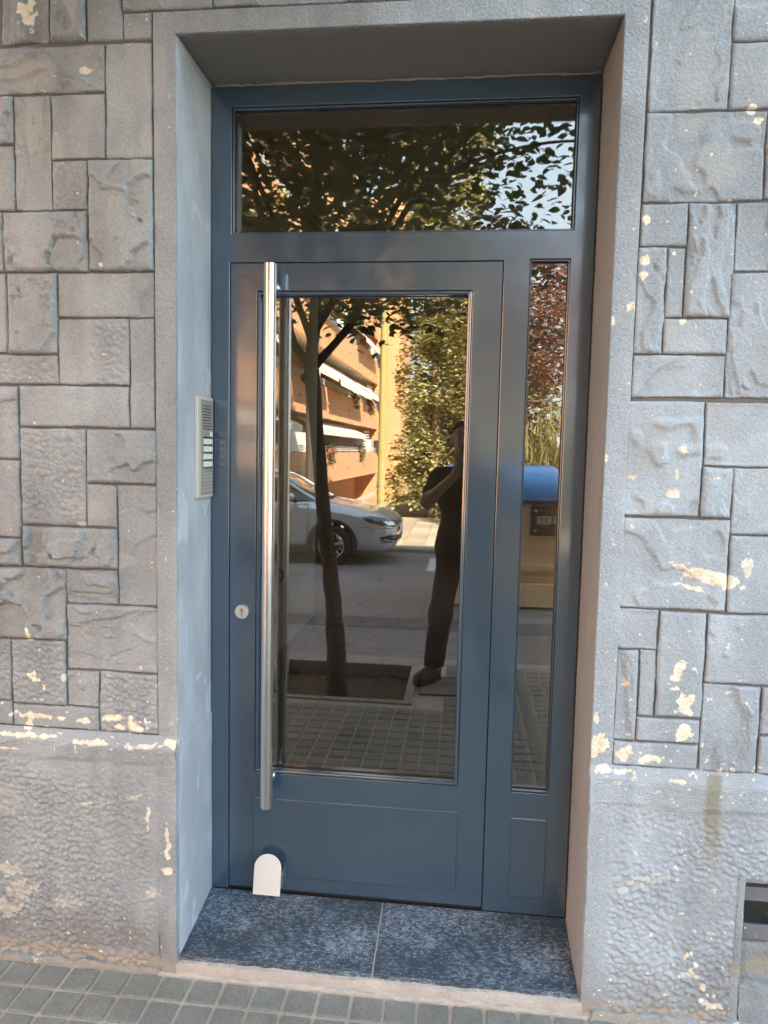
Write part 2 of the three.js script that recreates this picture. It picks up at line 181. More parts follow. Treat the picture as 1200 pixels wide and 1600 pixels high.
stone(-0.720, 2.577, -0.213, 2.711, 'wavy'); stone(-0.213, 2.389, -0.070, 2.711, 'smooth'); stone(-0.720, 2.438, -0.497, 2.575, 'knobs'); stone(-0.720, 2.247, -0.497, 2.436, 'smooth'); stone(-0.497, 2.247, -0.381, 2.575, 'upright'); stone(-0.381, 2.390, -0.214, 2.575, 'smooth'); stone(-0.381, 2.247, -0.270, 2.388, 'pitted');
stone(-0.270, 2.069, -0.070, 2.388, 'knobs'); stone(-0.536, 2.069, -0.270, 2.244, 'knobs'); stone(-0.760, 2.069, -0.538, 2.244, 'knobs'); stone(-0.531, 1.828, -0.371, 2.067, 'knobs'); stone(-0.371, 1.935, -0.068, 2.067, 'soft'); stone(-0.730, 1.828, -0.533, 2.067, 'smooth'); stone(-0.760, 1.737, -0.371, 1.826, 'pitted');
stone(-0.371, 1.737, -0.147, 1.933, 'half'); stone(-0.147, 1.610, -0.067, 1.933, 'smooth'); stone(-0.500, 1.610, -0.149, 1.735, 'smooth'); stone(-0.740, 1.511, -0.502, 1.733, 'knobs'); stone(-0.500, 1.308, -0.288, 1.607, 'pitted'); stone(-0.288, 1.442, -0.064, 1.607, 'knobs'); stone(-0.780, 1.267, -0.502, 1.509, 'smooth');
stone(-0.288, 1.308, -0.190, 1.440, 'smooth'); stone(-0.190, 1.070, -0.062, 1.440, 'slanted'); stone(-0.498, 1.179, -0.192, 1.306, 'knobs'); stone(-0.740, 1.179, -0.500, 1.265, 'knobs'); stone(-0.760, 0.950, -0.359, 1.177, 'knobs'); stone(-0.359, 1.069, -0.192, 1.177, 'wavy'); stone(-0.359, 0.860, -0.062, 1.067, 'wavy');
stone(-0.760, 0.748, -0.546, 0.947, 'pitted'); stone(-0.760, 0.668, -0.546, 0.746, 'smooth'); stone(-0.544, 0.741, -0.364, 0.948, 'pitted'); stone(-0.362, 0.741, -0.257, 0.858, 'soft'); stone(-0.255, 0.666, -0.062, 0.858, 'pitted'); stone(-0.544, 0.666, -0.257, 0.739, 'smooth');
stone(1.312, 2.477, 1.520, 2.950, 'slanted'); stone(1.520, 2.650, 1.780, 2.950, 'soft'); stone(1.520, 2.477, 1.640, 2.648, 'smooth'); stone(1.309, 2.242, 1.620, 2.475, 'soft'); stone(1.622, 2.246, 1.800, 2.475, 'smooth'); stone(1.309, 2.126, 1.434, 2.240, 'smooth'); stone(1.434, 1.937, 1.557, 2.240, 'upright'); stone(1.557, 2.060, 1.780, 2.240, 'soft');
stone(1.304, 1.839, 1.383, 2.124, 'upright'); stone(1.383, 1.937, 1.432, 2.124, 'smooth'); stone(1.383, 1.839, 1.550, 1.935, 'smooth'); stone(1.304, 1.721, 1.550, 1.837, 'slanted'); stone(1.552, 1.721, 1.800, 2.058, 'upright'); stone(1.298, 1.393, 1.506, 1.711, 'soft'); stone(1.508, 1.535, 1.760, 1.711, 'soft'); stone(1.508, 1.390, 1.590, 1.533, 'upright');
stone(1.590, 1.347, 1.800, 1.533, 'slanted'); stone(1.298, 1.129, 1.591, 1.388, 'soft'); stone(1.593, 1.125, 1.780, 1.345, 'smooth'); stone(1.300, 1.011, 1.413, 1.127, 'soft'); stone(1.415, 0.817, 1.543, 1.125, 'smooth'); stone(1.545, 0.924, 1.790, 1.123, 'soft'); stone(1.302, 0.742, 1.364, 1.009, 'upright'); stone(1.366, 0.817, 1.413, 1.009, 'upright');
stone(1.366, 0.742, 1.541, 0.815, 'smooth'); stone(1.302, 0.666, 1.541, 0.740, 'smooth'); stone(1.543, 0.666, 1.700, 0.922, 'upright'); stone(1.702, 0.781, 1.840, 0.922, 'smooth'); stone(1.702, 0.666, 1.840, 0.779, 'smooth');
stone(0.602, 2.793, 1.02, 2.95, 'smooth'); stone(1.022, 2.793, 1.308, 2.95, 'soft');
// the wall goes on to both sides and a little higher in the same random bond
function bond(x0, y0, x1, y1, r, d = 0) { const w = x1 - x0, h = y1 - y0; if ((w < 0.36 && h < 0.30) || d > 6) { stone(x0, y0, x1, y1, ['smooth', 'knobs', 'soft', 'wavy', 'upright', 'slanted'][Math.floor(r() * 6)], 0.014); return; } const t = 0.36 + 0.28 * r(); if (w > h * 1.15) { bond(x0, y0, mix(x0, x1, t), y1, r, d + 1); bond(mix(x0, x1, t), y0, x1, y1, r, d + 1); } else { bond(x0, y0, x1, mix(y0, y1, t), r, d + 1); bond(x0, mix(y0, y1, t), x1, y1, r, d + 1); } }
bond(-2.0, 0.668, -0.78, 2.95, mulberry(5)); bond(1.842, 0.668, 2.9, 2.95, mulberry(8)); bond(-2.0, 2.952, 2.9, 3.3, mulberry(9));

// core of the wall behind the stones, with the doorway and the vent left open
const core = [box(-6, -0.6, -0.35, -0.005, 3.3, -0.011, 0), box(1.245, 0.36, -0.35, 8, 3.3, -0.011, 0), box(1.245, -0.6, -0.35, 1.69, 0.36, -0.011, 0), box(2.1, -0.6, -0.35, 8, 0.36, -0.018, 0), box(1.69, -0.6, -0.35, 2.1, 0.03, -0.018, 0), box(-0.005, 2.74, -0.35, 1.245, 3.3, -0.011, 0)];
part('wall_core', merged(core.map(planarUV)), mJoint, front);
part('upper_storeys', merged([pbox(-9, 3.3, -0.5, 14, 9.4, 0.004, 0.01), pbox(-9, 9.4, -4.1, 14, 9.7, 0.35, 0.02), pbox(-9, 9.4, -9.2, 14, 9.55, -8.9, 0.01), pbox(-6, 3.3, -4.2, 8, 9.4, -4.1, 0), pbox(-6, 3.62, -9, -0.6, 3.8, -4.2, 0), pbox(1.45, 3.62, -9, 8, 3.8, -4.2, 0), pbox(-0.6, 3.62, -9, 1.45, 3.8, -6.6, 0), pbox(-9, -0.6, -9.2, 14, 9.4, -9.0, 0)]), std({ color: lin(0.34, 0.33, 0.31), roughness: 0.93, bumpMap: rep(stucco, 0.4), bumpScale: 0.003 }), front);  // roof left off at the back: unseen courtyard added to light the hall
part('side_wall', merged([pbox(-9, -0.6, -9, -6, 9.4, 0, 0), pbox(8, -0.6, -9, 14, 9.4, 0, 0)]), std({ color: lin(0.3, 0.3, 0.29), roughness: 0.93 }), front);

// flush plaster band round the doorway; its inner sides are the reveals
part('door_surround', planarUV(plate(shapeOf([[-0.064, 0.660], [-0.0015, 0.660], [-0.0015, H + 0.002], [1.2415, H + 0.002], [1.2415, 0.660], [1.303, 0.660], [1.306, 2.788], [-0.067, 2.788]]), -0.02, 0.0015, 0.003)), mTrim, front);
part('reveal', wornBox(-0.06, -0.12, -0.33, 0.0, H + 0.05, -0.0025, 0.014, 0.0009, 22), mReveal, front);
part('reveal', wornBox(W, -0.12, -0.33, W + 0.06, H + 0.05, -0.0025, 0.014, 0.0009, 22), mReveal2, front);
part('reveal_foot', wornBox(-0.06, -0.12, -0.33, 0.0045, 0.642, -0.004, 0.014, 0.001, 22), mReveal, front);
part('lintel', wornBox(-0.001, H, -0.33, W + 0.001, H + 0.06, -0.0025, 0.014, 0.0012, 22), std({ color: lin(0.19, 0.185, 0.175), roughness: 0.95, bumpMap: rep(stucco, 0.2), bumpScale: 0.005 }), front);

// plinth: weathered ledge, plain margins and bush-hammered fields
function field(x0, y0, x1, y1, z, seed, hole, step = 0.0042) {
  const nx = Math.round((x1 - x0) / step), ny = Math.round((y1 - y0) / step), pos = [], uv = [], idx = [];
  for (let j = 0; j <= ny; j++) for (let i = 0; i <= nx; i++) { const x = mix(x0, x1, i / nx), y = mix(y0, y1, j / ny); const wx = fbm(x * 5, y * 5, 2, seed) * 0.06, wy = fbm(x * 5 + 9, y * 5, 2, seed) * 0.06; const e = Math.min(x - x0, x1 - x, y1 - y, y - y0 + 0.02); const am = sstep(0.004, 0.028 + 0.03 * vn(x * 14, y * 14, seed + 4), e) * (0.35 + 0.95 * sstep(0.28, 0.7, fbm(x * 7, y * 7, 3, seed + 7)));
    const h = (sstep(0.72, 0.12, worley((x + wx * 0.5) * 58, (y + wy * 0.5 - x * 0.3) * 78, seed)) - 0.45) * 0.0062 * am + (fbm(x * 80, y * 80, 3, seed + 2) - 0.5) * 0.0042 + (fbm(x * 6, y * 6, 2, seed + 3) - 0.5) * 0.012 * sstep(0, 0.05, e) + sstep(0.12, -0.06, y) * (fbm(x * 14, y * 14, 3, seed + 11) - 0.5) * 0.018; pos.push(x, y, z + h); uv.push(x, y); }
  for (let j = 0; j < ny; j++) for (let i = 0; i < nx; i++) { const x = mix(x0, x1, (i + 0.5) / nx), y = mix(y0, y1, (j + 0.5) / ny); if (hole && x > hole[0] && x < hole[2] && y > hole[1] && y < hole[3]) continue; const a = j * (nx + 1) + i; idx.push(a, a + 1, a + nx + 1, a + 1, a + nx + 2, a + nx + 1); }
  const g = new THREE.BufferGeometry(); g.setAttribute('position', new THREE.Float32BufferAttribute(pos, 3)); g.setAttribute('uv', new THREE.Float32BufferAttribute(uv, 2)); g.setIndex(idx); g.computeVertexNormals(); return g;
}
part('plinth_field', field(-0.78, -0.14, -0.058, 0.584, 0.012, 7), mPlinth, front);
part('plinth_field', field(-2.0, -0.14, -0.78, 0.584, 0.012, 17, null, 0.012), mPlinth, front);
part('plinth_field', field(1.288, -0.14, 1.92, 0.562, 0.012, 27, [1.662, -0.2, 1.95, 0.366]), mPlinth, front);
part('plinth_field', field(1.92, -0.14, 2.9, 0.562, 0.012, 37, [1.9, -0.2, 2.13, 0.366], 0.012), mPlinth, front);
// the plain band above each field slopes back to the wall: a small extruded moulding
function ledge(x0, x1, yb, open) { const s = shapeOf([[-0.02, yb - 0.01], [0.014, yb - 0.01], [0.017, yb + 0.004], [0.018, 0.618], [0.017, 0.632], [0.003, 0.668], [-0.02, 0.668]]); const g = new THREE.ExtrudeGeometry(s, { depth: x1 - x0, steps: Math.round((x1 - x0) / 0.02), bevelEnabled: false }); const p = g.attributes.position; for (let i = 0; i < p.count; i++) { const px = x1 - p.getZ(i) , py = p.getY(i), pz = p.getX(i); const n = (vn(px * 30, py * 60, 5) - 0.5) * 0.005 + (vn(px * 90, py * 90, 6) - 0.5) * 0.003; p.setXYZ(i, px, py + n * 0.8 * (py > 0.61), pz + (pz > 0 ? n : 0)); } g.computeVertexNormals(); return planarUV(g); }
part('ledge', ledge(-2.0, -0.001, 0.582), mTrim, front);
part('ledge', ledge(1.2415, 2.9, 0.560), mTrim, front);
part('plinth_margin', wornBox(-0.062, -0.14, -0.02, -0.001, 0.585, 0.0165, 0.012, 0.0016, 26), mTrim, front);
part('plinth_margin', wornBox(1.2415, -0.14, -0.02, 1.296, 0.563, 0.0165, 0.012, 0.0016, 26), mTrim, front);
// cement foot where the wall meets the pavement
part('wall_foot', merged([wornBox(-2.0, -0.16, -0.01, -0.055, -0.082, 0.024, 0.012, 0.008, 20), wornBox(1.275, -0.16, -0.01, 2.9, -0.078, 0.030, 0.012, 0.009, 20)]), mTrim, front);

// doorstep: two dark granite slabs on a mortar bed, sloping outwards
const granite = tex(2048, 1024, (u, v) => { const a = fbmw(u, v, 5, 4, 3), b = fbmw(u, v, 110, 3, 7), c = fbmw(u, v, 300, 2, 9); const f = sstep(0.42, 0.74, b * 0.5 + c * 0.25 + a * 0.3); let k = mix3([52, 62, 72], [124, 138, 150], f * 0.9); k = mix3(k, [178, 186, 192], sstep(0.64, 0.76, c * 0.7 + a * 0.35) * 0.6); return mix3(k, [86, 98, 114], sstep(0.55, 0.75, fbmw(u, v, 3, 3, 19)) * 0.35); }, { srgb: true });
const mGranite = std({ map: rep(granite, 1.2, 0.6), roughness: 0.55, bumpMap: rep(stucco, 0.3), bumpScale: 0.0008 });
const slope = Math.atan2(0.044, 0.286);
for (const [a, b] of [[0.004, 0.6165], [0.6195, 1.2365]]) { const g = planarUV(B(b - a, 0.02, 0.292, 0.0015)); const m = part('doorstep_slab', g, mGranite, front, [(a + b) / 2, -0.0325, -0.143]); m.rotation.x = slope; }
{ const g = merged([planarUV(B(0.0045, 0.018, 0.29, 0.001, 0.618, 0, 0)), wornBox(-0.002, -0.011, -0.146, 0.006, 0.013, 0.146, 0.01, 0.0012), wornBox(1.235, -0.011, -0.146, 1.242, 0.013, 0.146, 0.01, 0.0012), wornBox(0, -0.05, -0.146, 1.24, 0.0065, 0.1465, 0.02, 0.0008)]); const m = part('mortar_bed', g, mMortar, front, [0, -0.0325, -0.143]); m.rotation.x = slope; }
part('doorstep_riser', merged([wornBox(-0.04, -0.2, -0.05, 1.28, -0.062, 0.014, 0.014, 0.004, 20), wornBox(-0.06, -0.16, 0.0, 1.3, -0.094, 0.024, 0.012, 0.006, 18)]), mMortar, front);

// vent in the plinth: recess with flat metal bars
const vent = new THREE.Group(); vent.name = 'vent'; vent.position.set(1.69, 0.16, 0); front.add(vent);
part('recess', merged([wornBox(-0.032, -0.30, -0.04, 0.0, 0.206, 0.013, 0.012, 0.0014), pbox(0, -0.13, -0.30, 0.42, 0.2, -0.29, 0), pbox(-0.003, -0.03, -0.29, 0, 0.2, -0.03, 0), pbox(0, 0.184, -0.29, 0.42, 0.2, -0.001, 0.002), wornBox(0, -0.30, -0.1, 0.42, -0.004, -0.018, 0.014, 0.002), wornBox(0, -0.30, -0.02, 0.42, -0.115, 0.010, 0.014, 0.003)]), mTrim, vent);
for (const [y0, y1] of [[0.118, 0.16], [0.0, 0.046]]) { const bar = part('bar', planarUV(box(0.001, y0, -0.030, 0.42, y1, -0.022, 0.001)), std({ color: lin(0.2, 0.2, 0.21), roughness: 0.6, metalness: 0.3, bumpMap: rep(stucco, 0.1), bumpScale: 0.0008 }), vent); }
part('rivet', merged([new THREE.SphereGeometry(0.0035, 8, 6).translate(0.016, 0.034, -0.021), new THREE.SphereGeometry(0.002, 8, 6).translate(0.05, 0.012, -0.021)]), std({ color: lin(0.6, 0.6, 0.6), roughness: 0.6 }), vent);

// ================================================================ the hall behind the door
const hall = structure('entrance_hall');
const mCream = std({ map: rep(tex(256, 256, (u, v) => { const n = fbmw(u, v, 5, 4, 3); return mix3([214, 204, 178], [224, 214, 188], n); }, { srgb: true }), 1.5), roughness: 0.9 });
const HX0 = -0.43, HX1 = 1.275, HB = -8.5, HC = 3.39;
part('floor', planarUV(box(-2.6, -0.3, HB, HX1, 0, -0.33, 0)), std({ map: rep(tex(256, 256, (u, v) => { const n = fbmw(u, v, 8, 4, 4); const j = Math.min(u % 0.5, v % 0.5) < 0.006; return j ? [72, 56, 48] : mix3([98, 78, 66], [120, 98, 84], n); }, { srgb: true }), 0.6), roughness: 0.25 }), hall);
part('left_wall', planarUV(box(HX0 - 0.15, 0, -4.15, HX0, HC, -0.35, 0.003)), mCream, hall);
part('right_wall', planarUV(box(HX1, 0, HB, HX1 + 0.15, HC, -0.35, 0.003)), mCream, hall);
part('end_wall', planarUV(box(-2.6, 0, HB - 0.15, HX1 + 0.15, HC, HB, 0)), std({ color: lin(0.15, 0.11, 0.075), roughness: 0.6 }), hall);
part('side_passage_wall', merged([planarUV(box(-2.75, 0, HB, -2.6, HC, -4.15, 0)), planarUV(box(-2.6, 0, -4.15, HX0 - 0.15, HC, -4.0, 0)), planarUV(box(HX0, H + 0.01, -0.36, HX1, HC, -0.35, 0))]), mCream, hall);
part('ceiling', merged([planarUV(box(-2.75, HC, -4.6, HX1 + 0.15, HC + 0.22, -0.35, 0)), planarUV(box(-2.75, HC, HB, HX1 + 0.15, HC + 0.22, -6.6, 0)), planarUV(box(-2.75, HC, -6.6, HX0 - 0.15, HC + 0.22, -4.2, 0))]), mCream, hall);  // gap over the rear hall is an added, unseen skylight that brightens it
part('baseboard', merged([planarUV(box(HX0, 0, -4.14, HX0 + 0.012, 0.10, -0.36, 0.002))]), std({ color: lin(0.13, 0.095, 0.065), roughness: 0.4 }), hall);
part('baseboard', planarUV(box(HX1 - 0.012, 0, HB, HX1, 0.09, -0.36, 0.002)), std({ color: lin(0.5, 0.46, 0.38), roughness: 0.5 }), hall);

// ================================================================ the door
const smudge = tex(512, 1024, (u, v) => { const a = fbm(u * 6, v * 10, 4, 3), b = vn(u * 220, v * 6, 7), c = vn(u * 500, v * 500, 9); return Math.min(1, 0.62 + (a - 0.5) * 0.45 + (c - 0.5) * 0.05); });
const orange = tex(256, 256, (u, v) => 0.6 * fbmw(u, v, 40, 3, 2) + 0.4 * fbmw(u, v, 5, 2, 6));
const mPaint = phys({ color: lin(0.031, 0.063, 0.100), roughness: 0.30, roughnessMap: rep(smudge, 1.3, 2.8), ior: 2.0, bumpMap: rep(orange, 0.25), bumpScale: 0.00010, clearcoat: 1, clearcoatRoughness: 0.07 });
const mGasket = std({ color: lin(0.012, 0.012, 0.013), roughness: 0.6 });
const mGlass = phys({ color: lin(0.86, 0.84, 0.80), roughness: 0.0, transmission: 1, thickness: 0, ior: 2.2, specularIntensity: 1 });
const steelMap = tex(256, 256, (u, v) => 0.5 + (vnw(u * 160, v * 3, 160, 3, 3) - 0.5) * 0.5 + (vnw(u * 60, v * 2, 60, 2, 8) - 0.5) * 0.3);
const mSteel = std({ color: lin(0.80, 0.775, 0.73), metalness: 1, roughness: 0.44, roughnessMap: rep(steelMap, 0.2, 0.6) });
const mSteelFlat = std({ color: lin(0.86, 0.83, 0.78), metalness: 1, roughness: 0.42, bumpMap: rep(steelMap, 0.05), bumpScale: 0.0001 });

const door = thing('entrance_door', 'dark blue painted metal street door with transom, sidelight and long steel pull bar', 'door');
const ZF = -D, uvp = planarUV;
{ // fixed frame, one bevelled plate with the transom, leaf and sidelight openings
  const s = shapeOf([[0.004, 0.001], [0.0655, 0.001], [0.0655, 2.1655], [0.9585, 2.1655], [0.9585, 0.001], [W - 0.005, 0.001], [W - 0.005, H - 0.006], [0.004, H - 0.006]]);
  s.holes.push(rectPath(0.0715, 2.257, 1.1715, 2.656), rectPath(1.0405, 0.428, 1.1645, 2.1695));
  part('frame', uvp(plate(s, ZF - 0.06, ZF, 0.002)), mPaint, door);
  part('transom_bead', uvp(ring(0.0725, 2.258, 1.1705, 2.655, 0.005, ZF - 0.03, ZF - 0.007, 0.0015)), mPaint, door);
  part('sidelight_bead', uvp(ring(1.0415, 0.429, 1.1635, 2.1685, 0.004, ZF - 0.03, ZF - 0.006, 0.001)), mPaint, door);
  part('sidelight_panel', uvp(box(1.044, 0.060, ZF - 0.01, 1.162, 0.340, ZF + 0.0045, 0.004)), mPaint, door);
  part('transom_pane', uvp(box(0.074, 2.2595, ZF - 0.031, 1.169, 2.6535, ZF - 0.025, 0.0005)), mGlass, door);
  part('sidelight_pane', uvp(box(1.043, 0.431, ZF - 0.031, 1.162, 2.167, ZF - 0.025, 0.0005)), mGlass, door);
  part('gasket', merged([ring(0.0765, 2.262, 1.1665, 2.651, 0.0025, ZF - 0.026, ZF - 0.018, 0.0005), ring(1.0445, 0.432, 1.1605, 2.1655, 0.002, ZF - 0.026, ZF - 0.018, 0.0005)]), mGasket, door);
  part('mortar_seam', merged([wornBox(-0.002, 0, ZF - 0.05, 0.006, H, ZF - 0.006, 0.015, 0.0022, 40), wornBox(W - 0.007, 0, ZF - 0.05, W + 0.002, H, ZF - 0.010, 0.015, 0.0022, 40), wornBox(0, H - 0.008, ZF - 0.05, W, H + 0.002, ZF + 0.004, 0.015, 0.0026, 40)]), std({ color: lin(0.27, 0.235, 0.20), roughness: 0.95 }), door);
}
const leaf = new THREE.Group(); leaf.name = 'door_leaf'; door.add(leaf);
{ const s = shapeOf([[0.068, 0.012], [0.9555, 0.012], [0.9555, 2.163], [0.068, 2.163]]); s.holes.push(rectPath(0.159, 0.434, 0.8635, 2.074));
  part('leaf_frame', uvp(plate(s, ZF - 0.055, ZF - 0.0008, 0.002)), mPaint, leaf);
  part('glazing_bead', uvp(ring(0.1605, 0.4355, 0.862, 2.0725, 0.0125, ZF - 0.03, ZF + 0.003, 0.005)), mPaint, leaf);
  part('bottom_panel', uvp(box(0.157, 0.062, ZF - 0.01, 0.866, 0.346, ZF + 0.0045, 0.004)), mPaint, leaf);
  part('leaf_pane', uvp(box(0.17, 0.445, ZF - 0.031, 0.853, 2.063, ZF - 0.025, 0.0005)), mGlass, leaf);
  part('gasket', ring(0.1725, 0.4475, 0.850, 2.0605, 0.002, ZF - 0.026, ZF - 0.02, 0.0005), mGasket, leaf);
  part('weather_strip', merged([box(0.066, 0.005, ZF - 0.05, 0.069, 2.165, ZF - 0.012, 0), box(0.955, 0.005, ZF - 0.05, 0.958, 2.165, ZF - 0.012, 0), box(0.068, 2.162, ZF - 0.05, 0.956, 2.165, ZF - 0.012, 0), box(0.069, -0.004, ZF - 0.05, 0.955, 0.012, ZF - 0.012, 0)]), mGasket, leaf);
  const lock = part('lock_rose', new THREE.CylinderGeometry(0.0235, 0.025, 0.009, 40).rotateX(Math.PI / 2), mSteelFlat, leaf, [0.113, 1.001, ZF + 0.0045]);
  { const c = new THREE.Shape(); c.absarc(0, 0.006, 0.0085, -0.95, Math.PI + 0.95, false); c.lineTo(-0.005, -0.013); c.absarc(0, -0.012, 0.005, Math.PI, Math.PI * 2, false); part('lock_cylinder', plate(c, 0.0042, 0.0062, 0.0004), std({ color: lin(0.66, 0.62, 0.55), metalness: 1, roughness: 0.4 }), lock); part('key_slot', box(-0.0011, 0.0005, 0.006, 0.0011, 0.0115, 0.0066, 0), mGasket, lock); }
  part('knob', merged([cyl([0.205, 1.111, ZF - 0.055], [0.205, 1.111, ZF - 0.085], 0.01, 0.01), new THREE.SphereGeometry(0.024, 24, 16).scale(1, 1, 0.8).translate(0.208, 1.111, ZF - 0.10)]), std({ color: lin(0.012, 0.012, 0.012), roughness: 0.25 }), leaf);
}
const handle = new THREE.Group(); handle.name = 'pull_bar'; door.add(handle);
{ const z = ZF + 0.072, prof = [[0, 0.348], [0.0195, 0.348], [0.021, 0.3495], [0.021, 2.1415], [0.0195, 2.143], [0, 2.143]].map((p) => new THREE.Vector2(...p)); const g = new THREE.LatheGeometry(prof, 48); const u = g.attributes.uv, p = g.attributes.position; for (let i = 0; i < u.count; i++) u.setXY(i, u.getX(i) * 0.13, p.getY(i));
  part('bar', g, mSteel, handle, [0.2215, 0, z]);
  for (const y of [0.425, 2.085]) part('standoff', merged([cyl([0.2215, y, z], [0.2215, y, ZF + 0.001], 0.0095, 0.0095, 20), cyl([0.2215, y, ZF + 0.006], [0.2215, y, ZF], 0.014, 0.014, 24)]), mSteel, handle); }
// round-topped steel door holder at the foot of the leaf
const stop = thing('door_holder', 'small brushed steel round-topped door holder at the foot of the blue door', 'door stop', [0.221, 0.030, ZF]);
{ const s = new THREE.Shape(); s.moveTo(-0.0475, 0); s.lineTo(0.0475, 0); s.lineTo(0.0475, 0.088); s.absarc(0, 0.088, 0.0475, 0, Math.PI, false); s.closePath(); const g = plate(s, 0, 0.004, 0.001); const m = part('cover', uvp(g), std({ color: lin(0.86, 0.86, 0.81), metalness: 0.35, roughness: 0.4 }), stop, [0, -0.001, 0.062]); m.rotation.x = -0.20;
  part('side_cheek', merged([box(0.0405, 0.008, 0.004, 0.0445, 0.055, 0.047, 0.001), box(-0.0445, 0.008, 0.004, -0.0405, 0.055, 0.047, 0.001)]), mSteelFlat, stop);
  part('spring_body', merged([cyl([-0.03, 0.045, 0.03], [0.03, 0.045, 0.03], 0.012, 0.012, 16), box(-0.035, 0.012, 0.001, 0.035, 0.09, 0.006, 0.001), box(-0.042, 0.004, 0.03, 0.042, 0.012, 0.056, 0.001)]), std({ color: lin(0.1, 0.1, 0.1), roughness: 0.5, metalness: 0.5 }), stop);
}

// door-entry panel on the left reveal
const entry = thing('intercom_panel', 'slim beige aluminium intercom panel with five name buttons on the left door reveal', 'intercom', [0.0, 1.394, -0.136]);
{ const mAl = std({ color: lin(0.66, 0.60, 0.52), metalness: 0.25, roughness: 0.5 }), mAlD = std({ color: lin(0.36, 0.33, 0.29), metalness: 0.25, roughness: 0.5 }), mDark = std({ color: lin(0.02, 0.02, 0.02), roughness: 0.7 });
  part('frame', box(0, 0, -0.140, 0.013, 0.327, 0, 0.0025), mAl, entry);
  part('face', box(0.012, 0.010, -0.130, 0.0155, 0.317, -0.022, 0.001), mAlD, entry);
  for (let i = 0; i < 9; i++) part('louvre', box(0.0152, 0.222 + i * 0.0092, -0.112, 0.0168, 0.2246 + i * 0.0092, -0.036, 0.0004), mDark, entry);
  for (let i = 0; i < 5; i++) { const y = 0.1 + i * 0.0245; const b = part('name_plate', box(0.0150, y, -0.094, 0.0185, y + 0.018, -0.044, 0.001), i === 4 ? mAlD : std({ color: lin(0.78, 0.78, 0.66), roughness: 0.35 }), entry); part('button', box(0.0150, y + 0.001, -0.118, 0.0195, y + 0.017, -0.098, 0.0015), std({ color: lin(0.8, 0.78, 0.72), roughness: 0.3 }), entry); part('plate_rim', box(0.0150, y - 0.0040, -0.120, 0.0175, y - 0.0012, -0.038, 0.0005), mDark, entry); }
  const holes = []; for (let j = 0; j < 6; j++) for (let i = 0; i < 8; i++) holes.push(new THREE.CylinderGeometry(0.0022, 0.0022, 0.002, 8).rotateZ(Math.PI / 2).translate(0.0155, 0.022 + j * 0.0115, -0.118 + i * 0.0115));
  part('speaker_holes', merged(holes), std({ color: lin(0.6, 0.57, 0.5), roughness: 0.5, metalness: 0.4 }), entry).userData.kind = 'stuff';
}
// broken plaster edge beside the intercom
for (const [y0, y1, z1] of [[1.66, 1.76, -0.272], [1.42, 1.52, -0.279]]) part('broken_edge', wornBox(-0.001, y0, -0.292, 0.004, y1, z1, 0.006, 0.005, 60), std({ color: lin(0.5, 0.45, 0.38), roughness: 0.95 }), front);

// ================================================================ pavement, kerbs, road, land
const rnd = mulberry(2024);
const concrete = (s, lo, hi) => tex(256, 256, (u, v) => { const a = fbmw(u, v, 4, 4, s), b = fbmw(u, v, 64, 2, s + 5); return mix3(lo, hi, a * 0.6 + b * 0.5); }, { srgb: true });
const tileTex = concrete(3, [98, 97, 90], [142, 141, 132]), groutTex = concrete(13, [146, 134, 120], [188, 176, 160]);
const tileBump = rep(stucco, 0.25);
const mTiles = [[1, 1, 1], [0.90, 0.93, 0.90], [1.08, 1.06, 1.02], [0.82, 0.85, 0.82]].map((c, i) => std({ color: lin(...c), map: rep(tileTex, 0.35, 0.35, i * 0.13, i * 0.21), roughness: 0.85, bumpMap: tileBump, bumpScale: 0.0022 }));
const mGrout = std({ map: rep(groutTex, 0.4), roughness: 0.95, bumpMap: tileBump, bumpScale: 0.003 });
// one 20 cm pavement tile with four raised pads, worn a little differently in each variant
function padTile(seed) { const r = mulberry(seed), list = []; for (let j = 0; j < 2; j++) for (let i = 0; i < 2; i++) { const w = 0.0445 + (r() - 0.5) * 0.0012, s = new THREE.Shape(), c = 0.006; s.moveTo(-w + c, -w); s.lineTo(w - c, -w); s.quadraticCurveTo(w, -w, w, -w + c); s.lineTo(w, w - c); s.quadraticCurveTo(w, w, w - c, w); s.lineTo(-w + c, w); s.quadraticCurveTo(-w, w, -w, w - c); s.lineTo(-w, -w + c); s.quadraticCurveTo(-w, -w, -w + c, -w);
  const g = new THREE.ExtrudeGeometry(s, { depth: 0.007, bevelEnabled: true, bevelThickness: 0.004, bevelSize: 0.004, bevelOffset: -0.004, bevelSegments: 2, curveSegments: 2 }); g.rotateX(-Math.PI / 2); g.rotateX((r() - 0.5) * 0.016); g.rotateZ((r() - 0.5) * 0.016); g.translate(i * 0.1 - 0.05 + (r() - 0.5) * 0.001, -0.0115 + (r() - 0.5) * 0.0016, j * 0.1 - 0.05); list.push(planarUV(g)); }
  return merged(list); }
const padGeos = [1, 2, 3, 4].map((s) => padTile(s * 31));
const PIT = [-0.52, 1.90, 0.56, 2.80], KERB = 2.95, FK = 9.85;
const pavement = structure('pavement');
const bed = new THREE.Shape([[-14, 0.02], [14, 0.02], [14, -KERB], [-14, -KERB]].map((p) => new THREE.Vector2(...p))); bed.holes.push(rectPath(PIT[0], -PIT[3], PIT[2], -PIT[1]));
part('bed', planarUV(new THREE.ExtrudeGeometry(bed, { depth: 0.3, bevelEnabled: false }).rotateX(-Math.PI / 2).translate(0, PAVE - 0.3055, 0)), mGrout, pavement);
